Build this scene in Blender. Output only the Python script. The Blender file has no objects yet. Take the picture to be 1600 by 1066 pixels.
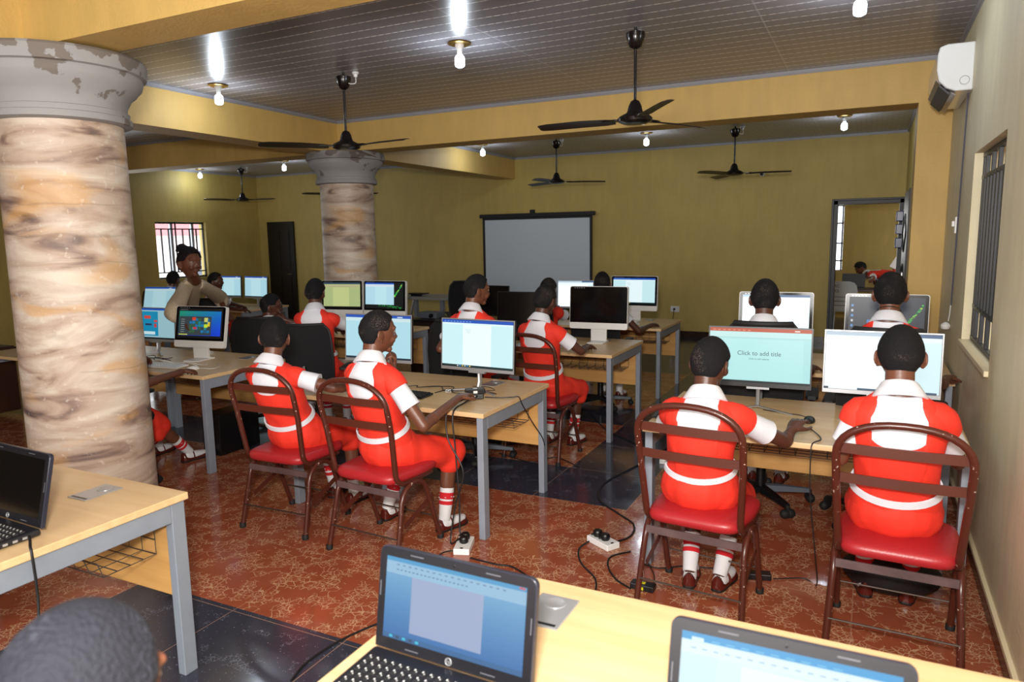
import bpy, math, random
from mathutils import Vector as V, Matrix, Quaternion, noise as mn
random.seed(7)
PI = math.pi
sc = bpy.context.scene
C = sc.collection

# ---------------------------------------------------------------- camera
CH = 1.7233
RV = V((0.89557305, 0.44461307, -0.01637449)); UV = V((-0.04899187, 0.1351293, 0.98961602)); FV = V((-0.44220889, 0.88547122, -0.14280059))
cd = bpy.data.cameras.new('camera'); cam = bpy.data.objects.new('camera', cd); C.objects.link(cam)
cd.lens = 25.2265; cd.sensor_width = 36; cd.clip_start = 0.05; cd.clip_end = 200
m3 = Matrix((RV, UV, -FV)).transposed()
cam.matrix_world = Matrix.Translation((0, 0, CH)) @ m3.to_4x4()
cd.dof.use_dof = True; cd.dof.focus_distance = 4.6; cd.dof.aperture_fstop = 4.0
sc.camera = cam
# ---------------------------------------------------------------- world, lights, exposure
w = bpy.data.worlds.new('World'); sc.world = w; w.use_nodes = True
w.node_tree.nodes['Background'].inputs[0].default_value = (0.86, 0.92, 1.0, 1); w.node_tree.nodes['Background'].inputs[1].default_value = 2.2
sc.view_settings.view_transform = 'Standard'; sc.view_settings.look = 'None'; sc.view_settings.gamma = 1; sc.view_settings.use_curve_mapping = False
sc.view_settings.exposure = 0.75
sc.cycles.use_denoising = True
def lamp(name, kind, loc, power, col=(1, 1, 1), size=.3, rot=None, parent=None, **k):
    l = bpy.data.lights.new(name, kind); l.energy = power; l.color = col
    if kind == 'AREA':
        l.size = size
        if 'sy' in k: l.shape = 'RECTANGLE'; l.size_y = k['sy']
    else: l.shadow_soft_size = size
    if kind == 'SPOT': l.spot_size = k.get('ang', 1.5); l.spot_blend = .6
    o = bpy.data.objects.new(name, l); C.objects.link(o); o.location = loc
    if rot: o.rotation_euler = rot
    if parent: o.parent = parent
    return o
# the photographer's flash just above the lens, and added fill lamps for unseen windows
fl = lamp('camera_flash', 'AREA', (-.02, -.12, 2.02), 100, (1, .955, .90), .22)
fl.matrix_world = Matrix.Translation((-.02, -.12, 2.02)) @ m3.to_4x4() @ Matrix.Rotation(math.radians(8), 4, 'X')
lamp('fill_behind', 'AREA', (-1.6, -2.6, 1.9), 95, (1, .98, .95), 3.2, (math.radians(82), 0, math.radians(8)), sy=1.5)  # added fill; the wall behind the camera is solid
lamp('fill_left', 'AREA', (-12.0, 8.2, 1.7), 14, (.9, .96, 1), 2.4, (math.radians(90), 0, math.radians(-90)), sy=1.3)  # fill added inside the room, for presumed windows in the left wall

# ---------------------------------------------------------------- helpers
def ray(px, py): return FV + RV * ((px - 800) / 1121.176) - UV * ((py - 533) / 1121.176)
def at(px, py, z): d = ray(px, py); return d * ((z - CH) / d.z) + V((0, 0, CH))
def atk(px, py, k): return ray(px, py) * k + V((0, 0, CH))
def lin(h):
    if isinstance(h, str): h = [int(h[i:i + 2], 16) for i in (0, 2, 4)]
    r = []
    for c in h:
        c = c / 255; r.append(c / 12.92 if c <= .04045 else ((c + .055) / 1.055) ** 2.4)
    return (*r, 1)
MATS = {}
def mat(name, col, rough=.5, metal=0, bump=0, bscale=60, vary=0, vscale=4, emit=0, coat=0, spec=None, stretch=None):
    if name in MATS: return MATS[name]
    m = bpy.data.materials.new(name); m.use_nodes = True; MATS[name] = m
    nt = m.node_tree; b = nt.nodes['Principled BSDF']; c = lin(col)
    b.inputs['Base Color'].default_value = c; b.inputs['Roughness'].default_value = rough; b.inputs['Metallic'].default_value = metal
    if coat: b.inputs['Coat Weight'].default_value = coat; b.inputs['Coat Roughness'].default_value = .08
    if spec is not None: b.inputs['Specular IOR Level'].default_value = spec
    if emit:
        b.inputs['Base Color'].default_value = (.02, .02, .02, 1)
        b.inputs['Emission Color'].default_value = c; b.inputs['Emission Strength'].default_value = emit
    tc = nt.nodes.new('ShaderNodeTexCoord'); src = tc.outputs['Object']
    if stretch:
        mp = nt.nodes.new('ShaderNodeMapping'); mp.inputs['Scale'].default_value = stretch; nt.links.new(src, mp.inputs[0]); src = mp.outputs[0]
    if vary:
        n = nt.nodes.new('ShaderNodeTexNoise'); n.inputs['Scale'].default_value = vscale; n.inputs['Detail'].default_value = 5; nt.links.new(src, n.inputs['Vector'])
        r = nt.nodes.new('ShaderNodeValToRGB'); r.color_ramp.elements[0].position = .3; r.color_ramp.elements[1].position = .7
        r.color_ramp.elements[0].color = tuple(x * (1 - vary) for x in c[:3]) + (1,); r.color_ramp.elements[1].color = tuple(min(1, x * (1 + vary)) for x in c[:3]) + (1,)
        nt.links.new(n.outputs[0], r.inputs[0]); nt.links.new(r.outputs[0], b.inputs['Base Color'])
    if bump:
        n = nt.nodes.new('ShaderNodeTexNoise'); n.inputs['Scale'].default_value = bscale; n.inputs['Detail'].default_value = 3; nt.links.new(src, n.inputs['Vector'])
        bp = nt.nodes.new('ShaderNodeBump'); bp.inputs['Strength'].default_value = bump; bp.inputs['Distance'].default_value = .01
        nt.links.new(n.outputs[0], bp.inputs['Height']); nt.links.new(bp.outputs[0], b.inputs['Normal'])
    return m
class NB:                       # small node-graph helper
    def __init__(s, m): s.m = m; s.nt = m.node_tree; s.b = s.nt.nodes['Principled BSDF']
    def n(s, t, **k):
        x = s.nt.nodes.new('ShaderNode' + t)
        for a, v in k.items():
            if a.startswith('i_'): x.inputs[int(a[2:])].default_value = v
            else: setattr(x, a, v)
        return x
    def l(s, a, b): s.nt.links.new(a, b)
    def math(s, op, a, b=None, c=None):
        x = s.n('Math', operation=op)
        for i, v in enumerate((a, b, c)):
            if v is None: continue
            if isinstance(v, (int, float)): x.inputs[i].default_value = v
            else: s.l(v, x.inputs[i])
        return x.outputs[0]
    def mix(s, f, a, b):
        x = s.n('Mix', data_type='RGBA')
        for i, v in ((0, f), (6, a), (7, b)):
            if isinstance(v, (int, float)): x.inputs[i].default_value = v
            elif isinstance(v, tuple): x.inputs[i].default_value = v
            else: s.l(v, x.inputs[i])
        return x.outputs[2]
    def ramp(s, f, stops):
        r = s.n('ValToRGB'); s.l(f, r.inputs[0]); e = r.color_ramp.elements
        while len(e) < len(stops): e.new(.5)
        for i, (p, c) in enumerate(stops): e[i].position = p; e[i].color = c
        return r.outputs[0]

class MB:                       # mesh builder
    def __init__(s): s.v = []; s.f = []; s.m = []
    def add(s, vs, fs, mi=0):
        o = len(s.v); s.v += [tuple(p) for p in vs]; s.f += [tuple(i + o for i in f) for f in fs]; s.m += [mi] * len(fs); return s
    def box(s, c, d, rot=None, mi=0, taper=1):
        x, y, z = (k / 2 for k in d); vs = []
        for sz in (-1, 1):
            t = taper if sz > 0 else 1
            for sx, sy in ((-1, -1), (1, -1), (1, 1), (-1, 1)): vs.append(V((sx * x * t, sy * y * t, sz * z)))
        if rot is not None: vs = [rot @ p for p in vs]
        vs = [p + V(c) for p in vs]
        return s.add(vs, [(3, 2, 1, 0), (4, 5, 6, 7), (0, 1, 5, 4), (1, 2, 6, 5), (2, 3, 7, 6), (3, 0, 4, 7)], mi)
    def b2(s, a, b, mi=0):
        a, b = V(a), V(b); return s.box((a + b) / 2, [abs(x) for x in (b - a)], None, mi)
    def loft(s, rings, cap=True, mi=0, closed=True):
        n = len(rings[0]); vs = [p for r in rings for p in r]; fs = []
        for i in range(len(rings) - 1):
            for j in range(n if closed else n - 1):
                k = (j + 1) % n; fs.append((i * n + j, i * n + k, (i + 1) * n + k, (i + 1) * n + j))
        if cap: fs.append(tuple(reversed(range(n)))); fs.append(tuple((len(rings) - 1) * n + j for j in range(n)))
        return s.add(vs, fs, mi)
    def tube(s, pts, r, seg=8, mi=0, cap=True, up=None, flat=1.0, closed=False):
        pts = [V(p) for p in pts]; n = len(pts)
        rs = r if isinstance(r, (list, tuple)) else [r] * n
        ts = []
        for i in range(n):
            a = pts[(i - 1) % n] if (closed or i > 0) else pts[0]; b = pts[(i + 1) % n] if (closed or i < n - 1) else pts[-1]
            t = (b - a); ts.append(t.normalized() if t.length > 1e-9 else V((0, 0, 1)))
        u = V(up) if up else (V((0, 0, 1)) if abs(ts[0].z) < .9 else V((0, 1, 0)))
        rings = []
        for i in range(n):
            u = u - ts[i] * u.dot(ts[i])
            if u.length < 1e-6: u = V((1, 0, 0)) - ts[i] * ts[i].x
            u.normalize(); v = ts[i].cross(u)
            rings.append([pts[i] + (u * math.cos(2 * PI * j / seg) * flat + v * math.sin(2 * PI * j / seg)) * rs[i] for j in range(seg)])
        if closed: rings.append(rings[0]); cap = False
        return s.loft(rings, cap, mi)
    def cap(s, a, b, ra, rb, seg=12, mi=0):      # tapered capsule
        a, b = V(a), V(b); d = (b - a); L = d.length; d = d / L if L > 1e-9 else V((0, 0, 1)); pts = []; rs = []
        for k in range(4): t = k / 4 * PI / 2; pts.append(a - d * ra * math.cos(t)); rs.append(max(ra * math.sin(t), ra * .05))
        pts.append(a); rs.append(ra); pts.append(b); rs.append(rb)
        for k in range(3, -1, -1): t = k / 4 * PI / 2; pts.append(b + d * rb * math.cos(t)); rs.append(max(rb * math.sin(t), rb * .05))
        return s.tube(pts, rs, seg, mi)
    def ell(s, c, r, rot=None, seg=16, rings=10, mi=0):
        vs = []
        for i in range(1, rings):
            e = -PI / 2 + PI * i / rings
            for j in range(seg):
                a = 2 * PI * j / seg; vs.append(V((r[0] * math.cos(e) * math.cos(a), r[1] * math.cos(e) * math.sin(a), r[2] * math.sin(e))))
        vs.append(V((0, 0, -r[2]))); vs.append(V((0, 0, r[2])))
        fs = [(i * seg + j, i * seg + (j + 1) % seg, (i + 1) * seg + (j + 1) % seg, (i + 1) * seg + j) for i in range(rings - 2) for j in range(seg)]
        nb = (rings - 1) * seg
        fs += [(nb, (j + 1) % seg, j) for j in range(seg)] + [(nb + 1, (rings - 2) * seg + j, (rings - 2) * seg + (j + 1) % seg) for j in range(seg)]
        if rot is not None: vs = [rot @ p for p in vs]
        return s.add([p + V(c) for p in vs], fs, mi)
    def lathe(s, c, prof, seg=32, mi=0, cap=True):
        return s.loft([[V((c[0] + r * math.cos(2 * PI * j / seg), c[1] + r * math.sin(2 * PI * j / seg), c[2] + z)) for j in range(seg)] for r, z in prof], cap, mi)
    def quad(s, a, b, c, d, mi=0): return s.add([a, b, c, d], [(0, 1, 2, 3)], mi)
    def prism(s, pts, a, b, axis='x', mi=0):     # polygon extruded along an axis
        def P(p, t): return V((t, p[0], p[1])) if axis == 'x' else (V((p[0], t, p[1])) if axis == 'y' else V((p[0], p[1], t)))
        n = len(pts); vs = [P(p, a) for p in pts] + [P(p, b) for p in pts]
        return s.add(vs, [tuple(range(n)), tuple(reversed(range(n, 2 * n)))] + [(i, i + n, (i + 1) % n + n, (i + 1) % n) for i in range(n)], mi)
    def mesh(s, name='m'):
        me = bpy.data.meshes.new(name); me.from_pydata(s.v, [], s.f); me.polygons.foreach_set('material_index', s.m); me.update(); return me
    def obj(s, name, mats, parent=None, smooth=True, bevel=0, ang=40):
        me = s.mesh(name)
        import bmesh
        bm = bmesh.new(); bm.from_mesh(me); bmesh.ops.recalc_face_normals(bm, faces=bm.faces); bm.to_mesh(me); bm.free()
        if smooth: me.shade_smooth(); me.set_sharp_from_angle(angle=math.radians(ang))
        return link(name, me, mats, parent, bevel)
def link(name, me, mats, parent=None, bevel=0):
    if not isinstance(mats, (list, tuple)): mats = [mats]
    for m in mats: me.materials.append(m)
    o = bpy.data.objects.new(name, me); C.objects.link(o)
    if parent: o.parent = parent
    if bevel:
        b = o.modifiers.new('b', 'BEVEL'); b.width = bevel; b.segments = 2; b.limit_method = 'ANGLE'
    return o
def root(name, label, cat, loc=(0, 0, 0), rz=0, group=None):
    o = bpy.data.objects.new(name, None); C.objects.link(o); o.location = loc; o.rotation_euler = (0, 0, rz); o.empty_display_size = .1
    tag(o, label, cat, group); return o
def tag(o, label, cat, group=None):
    o['label'] = label; o['category'] = cat
    if group: o['group'] = group
    return o
def struct(o): o['kind'] = 'structure'; return o
def copytree(o, loc, rz, label, group=None, parent=None):
    c = o.copy(); C.objects.link(c); c.parent = parent
    if parent is None:
        c.location = loc; c.rotation_euler = (0, 0, rz); c['label'] = label
        if group: c['group'] = group
    for ch in list(o.children): copytree(ch, None, None, None, None, c)
    return c
def blob(mb, vox, smooth=4, fac=.5):
    me = mb.mesh('t'); o = bpy.data.objects.new('t', me); C.objects.link(o)
    r = o.modifiers.new('r', 'REMESH'); r.mode = 'VOXEL'; r.voxel_size = vox
    if smooth: q = o.modifiers.new('s', 'SMOOTH'); q.factor = fac; q.iterations = smooth
    dg = bpy.context.evaluated_depsgraph_get(); m2 = bpy.data.meshes.new_from_object(o.evaluated_get(dg))
    bpy.data.objects.remove(o); bpy.data.meshes.remove(me); m2.shade_smooth(); m2.materials.clear(); return m2
def arc(c, r, a0, a1, n, ux, uy):
    c, ux, uy = V(c), V(ux), V(uy)
    return [c + (ux * math.cos(a0 + (a1 - a0) * i / n) + uy * math.sin(a0 + (a1 - a0) * i / n)) * r for i in range(n + 1)]
def spline(pts, n=8):
    P = [V(p) for p in pts]; P = [P[0] * 2 - P[1]] + P + [P[-1] * 2 - P[-2]]; o = []
    for i in range(1, len(P) - 2):
        for k in range(n):
            t = k / n; a, b, c, d = P[i - 1:i + 3]
            o.append(.5 * ((2 * b) + (c - a) * t + (2 * a - 5 * b + 4 * c - d) * t * t + (3 * b - a - 3 * c + d) * t ** 3))
    return o + [P[-2]]
def text(s, size, m, parent, loc, rot, name='lettering', ext=.0006):
    cu = bpy.data.curves.new(name, 'FONT'); cu.body = s; cu.size = size; cu.extrude = ext; cu.align_x = 'CENTER'; cu.align_y = 'CENTER'
    o = bpy.data.objects.new('t', cu); C.objects.link(o); dg = bpy.context.evaluated_depsgraph_get(); me = bpy.data.meshes.new_from_object(o.evaluated_get(dg))
    bpy.data.objects.remove(o); me.materials.clear(); t = link(name, me, m, parent); t.location = loc; t.rotation_euler = rot; return t

# ---------------------------------------------------------------- materials
M = {}
def wallmat(name, col):
    m = mat(name, col, .6); g = NB(m); tc = g.n('TexCoord')
    n = g.n('TexNoise', i_2=1.3, i_3=6.0); g.l(tc.outputs['Object'], n.inputs[0])
    n2 = g.n('TexNoise', i_2=9.0, i_3=4.0); mp = g.n('Mapping'); mp.inputs['Scale'].default_value = (1, 1, .25); g.l(tc.outputs['Object'], mp.inputs[0]); g.l(mp.outputs[0], n2.inputs[0])
    c = lin(col); d = tuple(x * .86 for x in c[:3]) + (1,)
    f = g.math('MULTIPLY', n.outputs[0], n2.outputs[0]); f = g.ramp(f, [(.12, (0, 0, 0, 1)), (.38, (1, 1, 1, 1))])
    g.l(g.mix(f, d, c), g.b.inputs['Base Color'])
    n3 = g.n('TexNoise', i_2=55.0, i_3=3.0); g.l(tc.outputs['Object'], n3.inputs[0]); b = g.n('Bump'); b.inputs['Strength'].default_value = .25; b.inputs['Distance'].default_value = .01
    g.l(n3.outputs[0], b.inputs['Height']); g.l(b.outputs[0], g.b.inputs['Normal']); return m
M['wall'] = wallmat('yellow_ochre_paint', (196, 172, 96)); M['beam'] = wallmat('beam_paint', (214, 178, 104)); M['rwall'] = wallmat('daylit_wall_paint', (234, 223, 188))  # right wall: the paler tint of window daylight is put into its colour
def floor_mat():
    m = mat('marbled_floor_tile', 'a0522d', .14); g = NB(m); tc = g.n('TexCoord'); P = tc.outputs['Object']
    sep = g.n('SeparateXYZ'); g.l(P, sep.inputs[0]); X, Y = sep.outputs[0], sep.outputs[1]
    T = .655
    def inr(s, a, b): return g.math('MULTIPLY', g.math('GREATER_THAN', s, a), g.math('LESS_THAN', s, b))
    blk = inr(Y, 4.205, 4.86)
    blk = g.math('MULTIPLY', blk, g.math('LESS_THAN', X, -1.31))
    blk = g.math('MAXIMUM', blk, g.math('MULTIPLY', inr(X, -1.95, -1.31), inr(Y, 4.205, 9.0)))
    blk = g.math('MAXIMUM', blk, g.math('MULTIPLY', inr(Y, 6.17, 6.83), g.math('LESS_THAN', X, -1.31)))
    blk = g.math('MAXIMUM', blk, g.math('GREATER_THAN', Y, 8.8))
    blk = g.math('MAXIMUM', blk, g.math('MULTIPLY', g.math('LESS_THAN', Y, 2.27), g.math('GREATER_THAN', X, -3.27)))
    # warped veins
    n = g.n('TexNoise', i_2=7.0, i_3=4.0); g.l(P, n.inputs[0])
    mix = g.n('Mix', data_type='VECTOR'); mix.inputs[0].default_value = .055; g.l(P, mix.inputs[4]); g.l(n.outputs['Color'], mix.inputs[5])
    mask = g.n('TexNoise', i_2=9.0, i_3=2.0); g.l(P, mask.inputs[0])
    def veins(scale, th):
        v = g.n('TexVoronoi', feature='DISTANCE_TO_EDGE'); v.inputs['Scale'].default_value = scale; g.l(mix.outputs[1], v.inputs[0])
        return g.math('LESS_THAN', v.outputs['Distance'], th)
    v1 = g.math('MULTIPLY', veins(21, .026), g.math('GREATER_THAN', mask.outputs[0], .45))
    v2 = g.math('MULTIPLY', veins(44, .042), g.math('GREATER_THAN', mask.outputs[0], .52))
    vv = g.math('MAXIMUM', v1, v2)
    n5 = g.n('TexNoise', i_2=3.0, i_3=4.0); g.l(P, n5.inputs[0])
    red = g.mix(n5.outputs[0], lin((134, 66, 42)), lin((166, 90, 62)))
    redv = g.mix(g.math('MULTIPLY', vv, .66), red, lin((214, 178, 140)))
    n6 = g.n('TexNoise', i_2=90.0, i_3=2.0); g.l(P, n6.inputs[0]); sp = g.math('GREATER_THAN', n6.outputs[0], .70)
    sp = g.math('MAXIMUM', sp, g.math('MULTIPLY', veins(60, .02), g.math('GREATER_THAN', mask.outputs[0], .60)))
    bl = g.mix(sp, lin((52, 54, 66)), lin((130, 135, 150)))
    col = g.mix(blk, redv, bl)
    def joint(s, ph):
        f = g.math('FRACT', g.math('DIVIDE', g.math('ADD', s, ph), T)); return g.math('LESS_THAN', f, .006)
    jt = g.math('MAXIMUM', joint(X, 1.31 + T * 20), joint(Y, -4.205 + T * 20))
    col = g.mix(g.math('MULTIPLY', jt, .55), col, lin((190, 150, 125)))
    g.l(col, g.b.inputs['Base Color'])
    n7 = g.n('TexNoise', i_2=4.0, i_3=3.0); g.l(P, n7.inputs[0]); g.l(g.ramp(n7.outputs[0], [(.3, (.08, .08, .08, 1)), (.7, (.2, .2, .2, 1))]), g.b.inputs['Roughness'])
    return m
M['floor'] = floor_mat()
def ceil_mat():
    m = mat('ribbed_ceiling_plank', (128, 124, 128), .3); g = NB(m); tc = g.n('TexCoord'); sep = g.n('SeparateXYZ'); P = tc.outputs['Object']
    nw = g.n('TexNoise', i_2=.5, i_3=1.0); g.l(P, nw.inputs[0]); g.l(P, sep.inputs[0])
    Y = g.math('ADD', sep.outputs[1], g.math('MULTIPLY', nw.outputs[0], .08))
    f = g.math('FRACT', g.math('DIVIDE', g.math('ADD', Y, 50), .15)); ln = g.math('LESS_THAN', f, .075)
    fx = g.math('FRACT', g.math('DIVIDE', g.math('ADD', sep.outputs[0], 50), .062)); ds = g.math('GREATER_THAN', fx, .34)
    seam = g.math('LESS_THAN', g.math('FRACT', g.math('DIVIDE', g.math('ADD', sep.outputs[0], 49.35), 1.8)), .006)
    n = g.n('TexNoise', i_2=2.0, i_3=4.0); g.l(P, n.inputs[0])
    base = g.mix(n.outputs[0], lin((124, 121, 127)), lin((148, 145, 151)))
    c = g.mix(g.math('MULTIPLY', ln, g.math('MAXIMUM', ds, .45)), base, lin((250, 250, 250))); c = g.mix(g.math('MULTIPLY', seam, .6), c, lin((190, 190, 195)))  # white dashes paint the highlights along the plank gaps
    g.l(c, g.b.inputs['Base Color'])
    b = g.n('Bump'); b.inputs['Strength'].default_value = .5; b.inputs['Distance'].default_value = .003; b.invert = True; g.l(g.math('LESS_THAN', f, .1), b.inputs['Height']); g.l(b.outputs[0], g.b.inputs['Normal'])
    return m
M['ceil'] = ceil_mat()
def column_mat():
    m = mat('marbled_column_paint', (200, 175, 150), .5); g = NB(m); tc = g.n('TexCoord'); P = tc.outputs['Object']
    mp = g.n('Mapping'); mp.inputs['Scale'].default_value = (.9, .9, 3.6); mp.inputs['Rotation'].default_value = (math.radians(9), math.radians(-10), 0); g.l(P, mp.inputs[0])
    n1 = g.n('TexNoise', i_2=1.7, i_3=8.0); n1.inputs['Distortion'].default_value = 1.2; g.l(mp.outputs[0], n1.inputs[0])
    n2 = g.n('TexNoise', i_2=1.3, i_3=3.0); n2.inputs['Distortion'].default_value = .6
    mp2 = g.n('Mapping'); mp2.inputs['Location'].default_value = (3, 7, 1); mp2.inputs['Scale'].default_value = (1.3, 1.3, 3.2); g.l(P, mp2.inputs[0]); g.l(mp2.outputs[0], n2.inputs[0])
    n3 = g.n('TexNoise', i_2=24.0, i_3=6.0); g.l(P, n3.inputs[0])
    c = g.ramp(n1.outputs[0], [(.30, lin((84, 72, 74))), (.38, lin((146, 122, 110))), (.46, lin((188, 164, 146))), (.56, lin((208, 190, 174))), (.68, lin((226, 214, 200)))])
    c = g.mix(g.math('MULTIPLY', g.ramp(n2.outputs[0], [(.56, (0, 0, 0, 1)), (.66, (1, 1, 1, 1))]), .5), c, lin((222, 168, 92)))
    c = g.mix(g.math('MULTIPLY', g.ramp(n3.outputs[0], [(.62, (0, 0, 0, 1)), (.68, (1, 1, 1, 1))]), .35), c, lin((236, 228, 216)))
    w = g.n('TexWave', i_1=.45, i_2=9.0, i_3=4.0, i_4=1.2); w.bands_direction = 'Z'; g.l(mp.outputs[0], w.inputs[0])
    k = g.math('MULTIPLY', g.ramp(w.outputs['Fac'], [(0, (1, 1, 1, 1)), (.012, (0, 0, 0, 1))]), g.ramp(n2.outputs[0], [(.42, (0, 0, 0, 1)), (.55, (1, 1, 1, 1))]))
    c = g.mix(g.math('MULTIPLY', k, .22), c, lin((80, 68, 70)))
    g.l(c, g.b.inputs['Base Color']); b = g.n('Bump'); b.inputs['Strength'].default_value = .3; b.inputs['Distance'].default_value = .01; g.l(n3.outputs[0], b.inputs['Height']); g.l(b.outputs[0], g.b.inputs['Normal'])
    return m
M['col'] = column_mat()
def chipped(name, base, chip, th, scale, rough=.5, metal=0):
    m = mat(name, base, rough, metal); g = NB(m); tc = g.n('TexCoord'); n = g.n('TexNoise', i_2=scale, i_3=6.0); g.l(tc.outputs['Object'], n.inputs[0])
    n2 = g.n('TexNoise', i_2=2.2, i_3=3.0); g.l(tc.outputs['Object'], n2.inputs[0])
    k = g.math('MULTIPLY', g.ramp(n.outputs[0], [(th, (0, 0, 0, 1)), (th + .02, (1, 1, 1, 1))]), g.ramp(n2.outputs[0], [(.42, (0, 0, 0, 1)), (.5, (1, 1, 1, 1))]))
    g.l(g.mix(k, lin(base), lin(chip)), g.b.inputs['Base Color']); return m
def cap_mat():
    m = mat('grey_plaster', (158, 158, 160), .8); g = NB(m); tc = g.n('TexCoord'); P = tc.outputs['Object']; n = g.n('TexNoise', i_2=7.0, i_3=8.0); g.l(P, n.inputs[0]); sep = g.n('SeparateXYZ'); g.l(P, sep.inputs[0])
    zt = g.math('MULTIPLY', g.math('MAXIMUM', g.math('SUBTRACT', sep.outputs[2], 2.70), 0), 2.0)
    k = g.ramp(g.math('ADD', n.outputs[0], zt), [(.63, (0, 0, 0, 1)), (.65, (1, 1, 1, 1))]); n2 = g.n('TexNoise', i_2=2.5, i_3=5.0); g.l(P, n2.inputs[0])
    base = g.mix(n2.outputs[0], lin((146, 146, 150)), lin((172, 171, 170))); g.l(g.mix(k, base, lin((122, 114, 108))), g.b.inputs['Base Color'])
    b = g.n('Bump'); b.inputs['Strength'].default_value = .5; b.inputs['Distance'].default_value = .006; g.l(n.outputs[0], b.inputs['Height']); g.l(b.outputs[0], g.b.inputs['Normal']); return m
M['cap'] = cap_mat()
M['maroon'] = chipped('chipped_maroon_paint', (78, 35, 25), (190, 165, 150), .66, 60, .3)
M['maroonbar'] = mat('maroon_flat_bar', (84, 38, 26), .38)
M['seat'] = mat('red_vinyl', (172, 38, 44), .35, bump=.1, bscale=200)
def wood(name, a, b):
    m = mat(name, a, .34); g = NB(m); tc = g.n('TexCoord'); mp = g.n('Mapping'); mp.inputs['Scale'].default_value = (1, 14, 14); g.l(tc.outputs['Object'], mp.inputs[0])
    n = g.n('TexNoise', i_2=1.6, i_3=6.0); n.inputs['Distortion'].default_value = .4; g.l(mp.outputs[0], n.inputs[0])
    g.l(g.ramp(n.outputs[0], [(.3, lin(a)), (.7, lin(b))]), g.b.inputs['Base Color']); return m
M['wood'] = wood('light_oak_laminate', (214, 178, 130), (226, 195, 149)); M['panel'] = wood('oak_laminate_panel', (196, 146, 84), (212, 164, 100))
M['grey'] = mat('grey_powder_coat', (142, 150, 162), .42, .15, vary=.06, vscale=9)
M['wire'] = mat('wire_mesh', (120, 118, 112), .35, .8); M['darkwire'] = mat('dark_wire', (50, 40, 36), .4, .6)
M['black'] = mat('black_plastic', (16, 16, 18), .35); M['blackm'] = mat('matte_black_plastic', (24, 24, 27), .6, bump=.1, bscale=300)
M['mesh'] = mat('black_mesh_fabric', (20, 19, 23), .85, bump=.6, bscale=500); M['foam'] = mat('black_seat_fabric', (26, 25, 29), .9, bump=.5, bscale=400)
M['gblack'] = mat('glossy_black', (10, 10, 12), .12); M['rubber'] = mat('black_rubber', (20, 19, 18), .7)
M['white'] = mat('white_plastic', (232, 232, 230), .3); M['silver'] = mat('silver_plastic', (176, 178, 182), .3, .5)
M['greyplastic'] = mat('grey_plastic', (92, 98, 108), .5); M['chrome'] = mat('chrome', (190, 190, 192), .15, 1)
M['steel'] = mat('navy_black_steel', (12, 13, 20), .4, .1, vary=.35, vscale=25); M['cream'] = mat('cream_sill', (226, 214, 178), .6)
M['cord'] = mat('black_cord', (22, 21, 22), .5); M['wcord'] = mat('white_cord', (225, 225, 222), .5)
M['skin'] = mat('deep_brown_skin', (106, 64, 46), .42, bump=.08, bscale=150, vary=.10, vscale=12); M['skin2'] = mat('dark_brown_skin', (84, 50, 37), .42, bump=.08, bscale=150, vary=.1, vscale=12)
M['dress'] = mat('red_cotton', (236, 52, 33), .75, bump=.35, bscale=11, vary=.05, vscale=6); M['shirt'] = mat('white_cotton', (226, 228, 236), .8, bump=.45, bscale=13)
M['sock'] = mat('white_sock', (222, 222, 224), .9, bump=.3, bscale=300); M['sockred'] = mat('red_sock_band', (196, 24, 36), .9)
M['shoe'] = mat('brown_leather', (84, 26, 19), .22); M['sole'] = mat('dark_sole', (22, 16, 14), .6)
def hairmat(name, col, hi, sc_, th):
    m = mat(name, col, .8, spec=.25); g = NB(m); tc = g.n('TexCoord'); n = g.n('TexNoise', i_2=sc_, i_3=3.0); g.l(tc.outputs['Object'], n.inputs[0])
    n2 = g.n('TexNoise', i_2=9.0, i_3=2.0); g.l(tc.outputs['Object'], n2.inputs[0])
    f = g.math('MULTIPLY', g.ramp(n.outputs[0], [(th, (0, 0, 0, 1)), (th + .08, (1, 1, 1, 1))]), g.ramp(n2.outputs[0], [(.50, (0, 0, 0, 1)), (.66, (1, 1, 1, 1))]))
    g.l(g.mix(f, lin(col), lin(hi)), g.b.inputs['Base Color']); b = g.n('Bump'); b.inputs['Strength'].default_value = .9; b.inputs['Distance'].default_value = .006; g.l(n.outputs[0], b.inputs['Height']); g.l(b.outputs[0], g.b.inputs['Normal']); return m
M['hair'] = hairmat('cropped_black_hair', (20, 19, 22), (84, 74, 68), 200, .53); M['hairfg'] = hairmat('soft_black_hair', (24, 25, 32), (48, 50, 60), 160, .5); M['braid'] = hairmat('braided_black_hair', (20, 17, 22), (50, 42, 48), 90, .55)
M['eyew'] = mat('eye_white', (158, 142, 130), .4); M['eyeb'] = mat('eye_dark', (20, 12, 10), .15); M['lip'] = mat('lip', (92, 44, 42), .4)
M['bulb'] = mat('lit_bulb', (225, 240, 255), .4, emit=9); M['brass'] = mat('brass_rim', (196, 158, 84), .3, .9)
M['fan'] = mat('dark_fan_enamel', (22, 17, 17), .22); M['blade'] = mat('dark_fan_blade', (44, 34, 24), .4)
M['screen'] = mat('projection_fabric', (204, 213, 222), .8); M['acw'] = mat('white_ac_plastic', (226, 229, 232), .2, coat=.5); M['greyflap'] = mat('grey_translucent_wrap', (136, 126, 122), .3)
M['darkdoor'] = mat('dark_painted_door', (24, 18, 17), .4); M['skirt'] = mat('dark_marble_skirting', (52, 36, 30), .25, vary=.4, vscale=20)
def em(name, col, s=1.0): return mat('screen_%s_%d' % (name, s * 100), col, .3, emit=s * .66, spec=.2)
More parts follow.
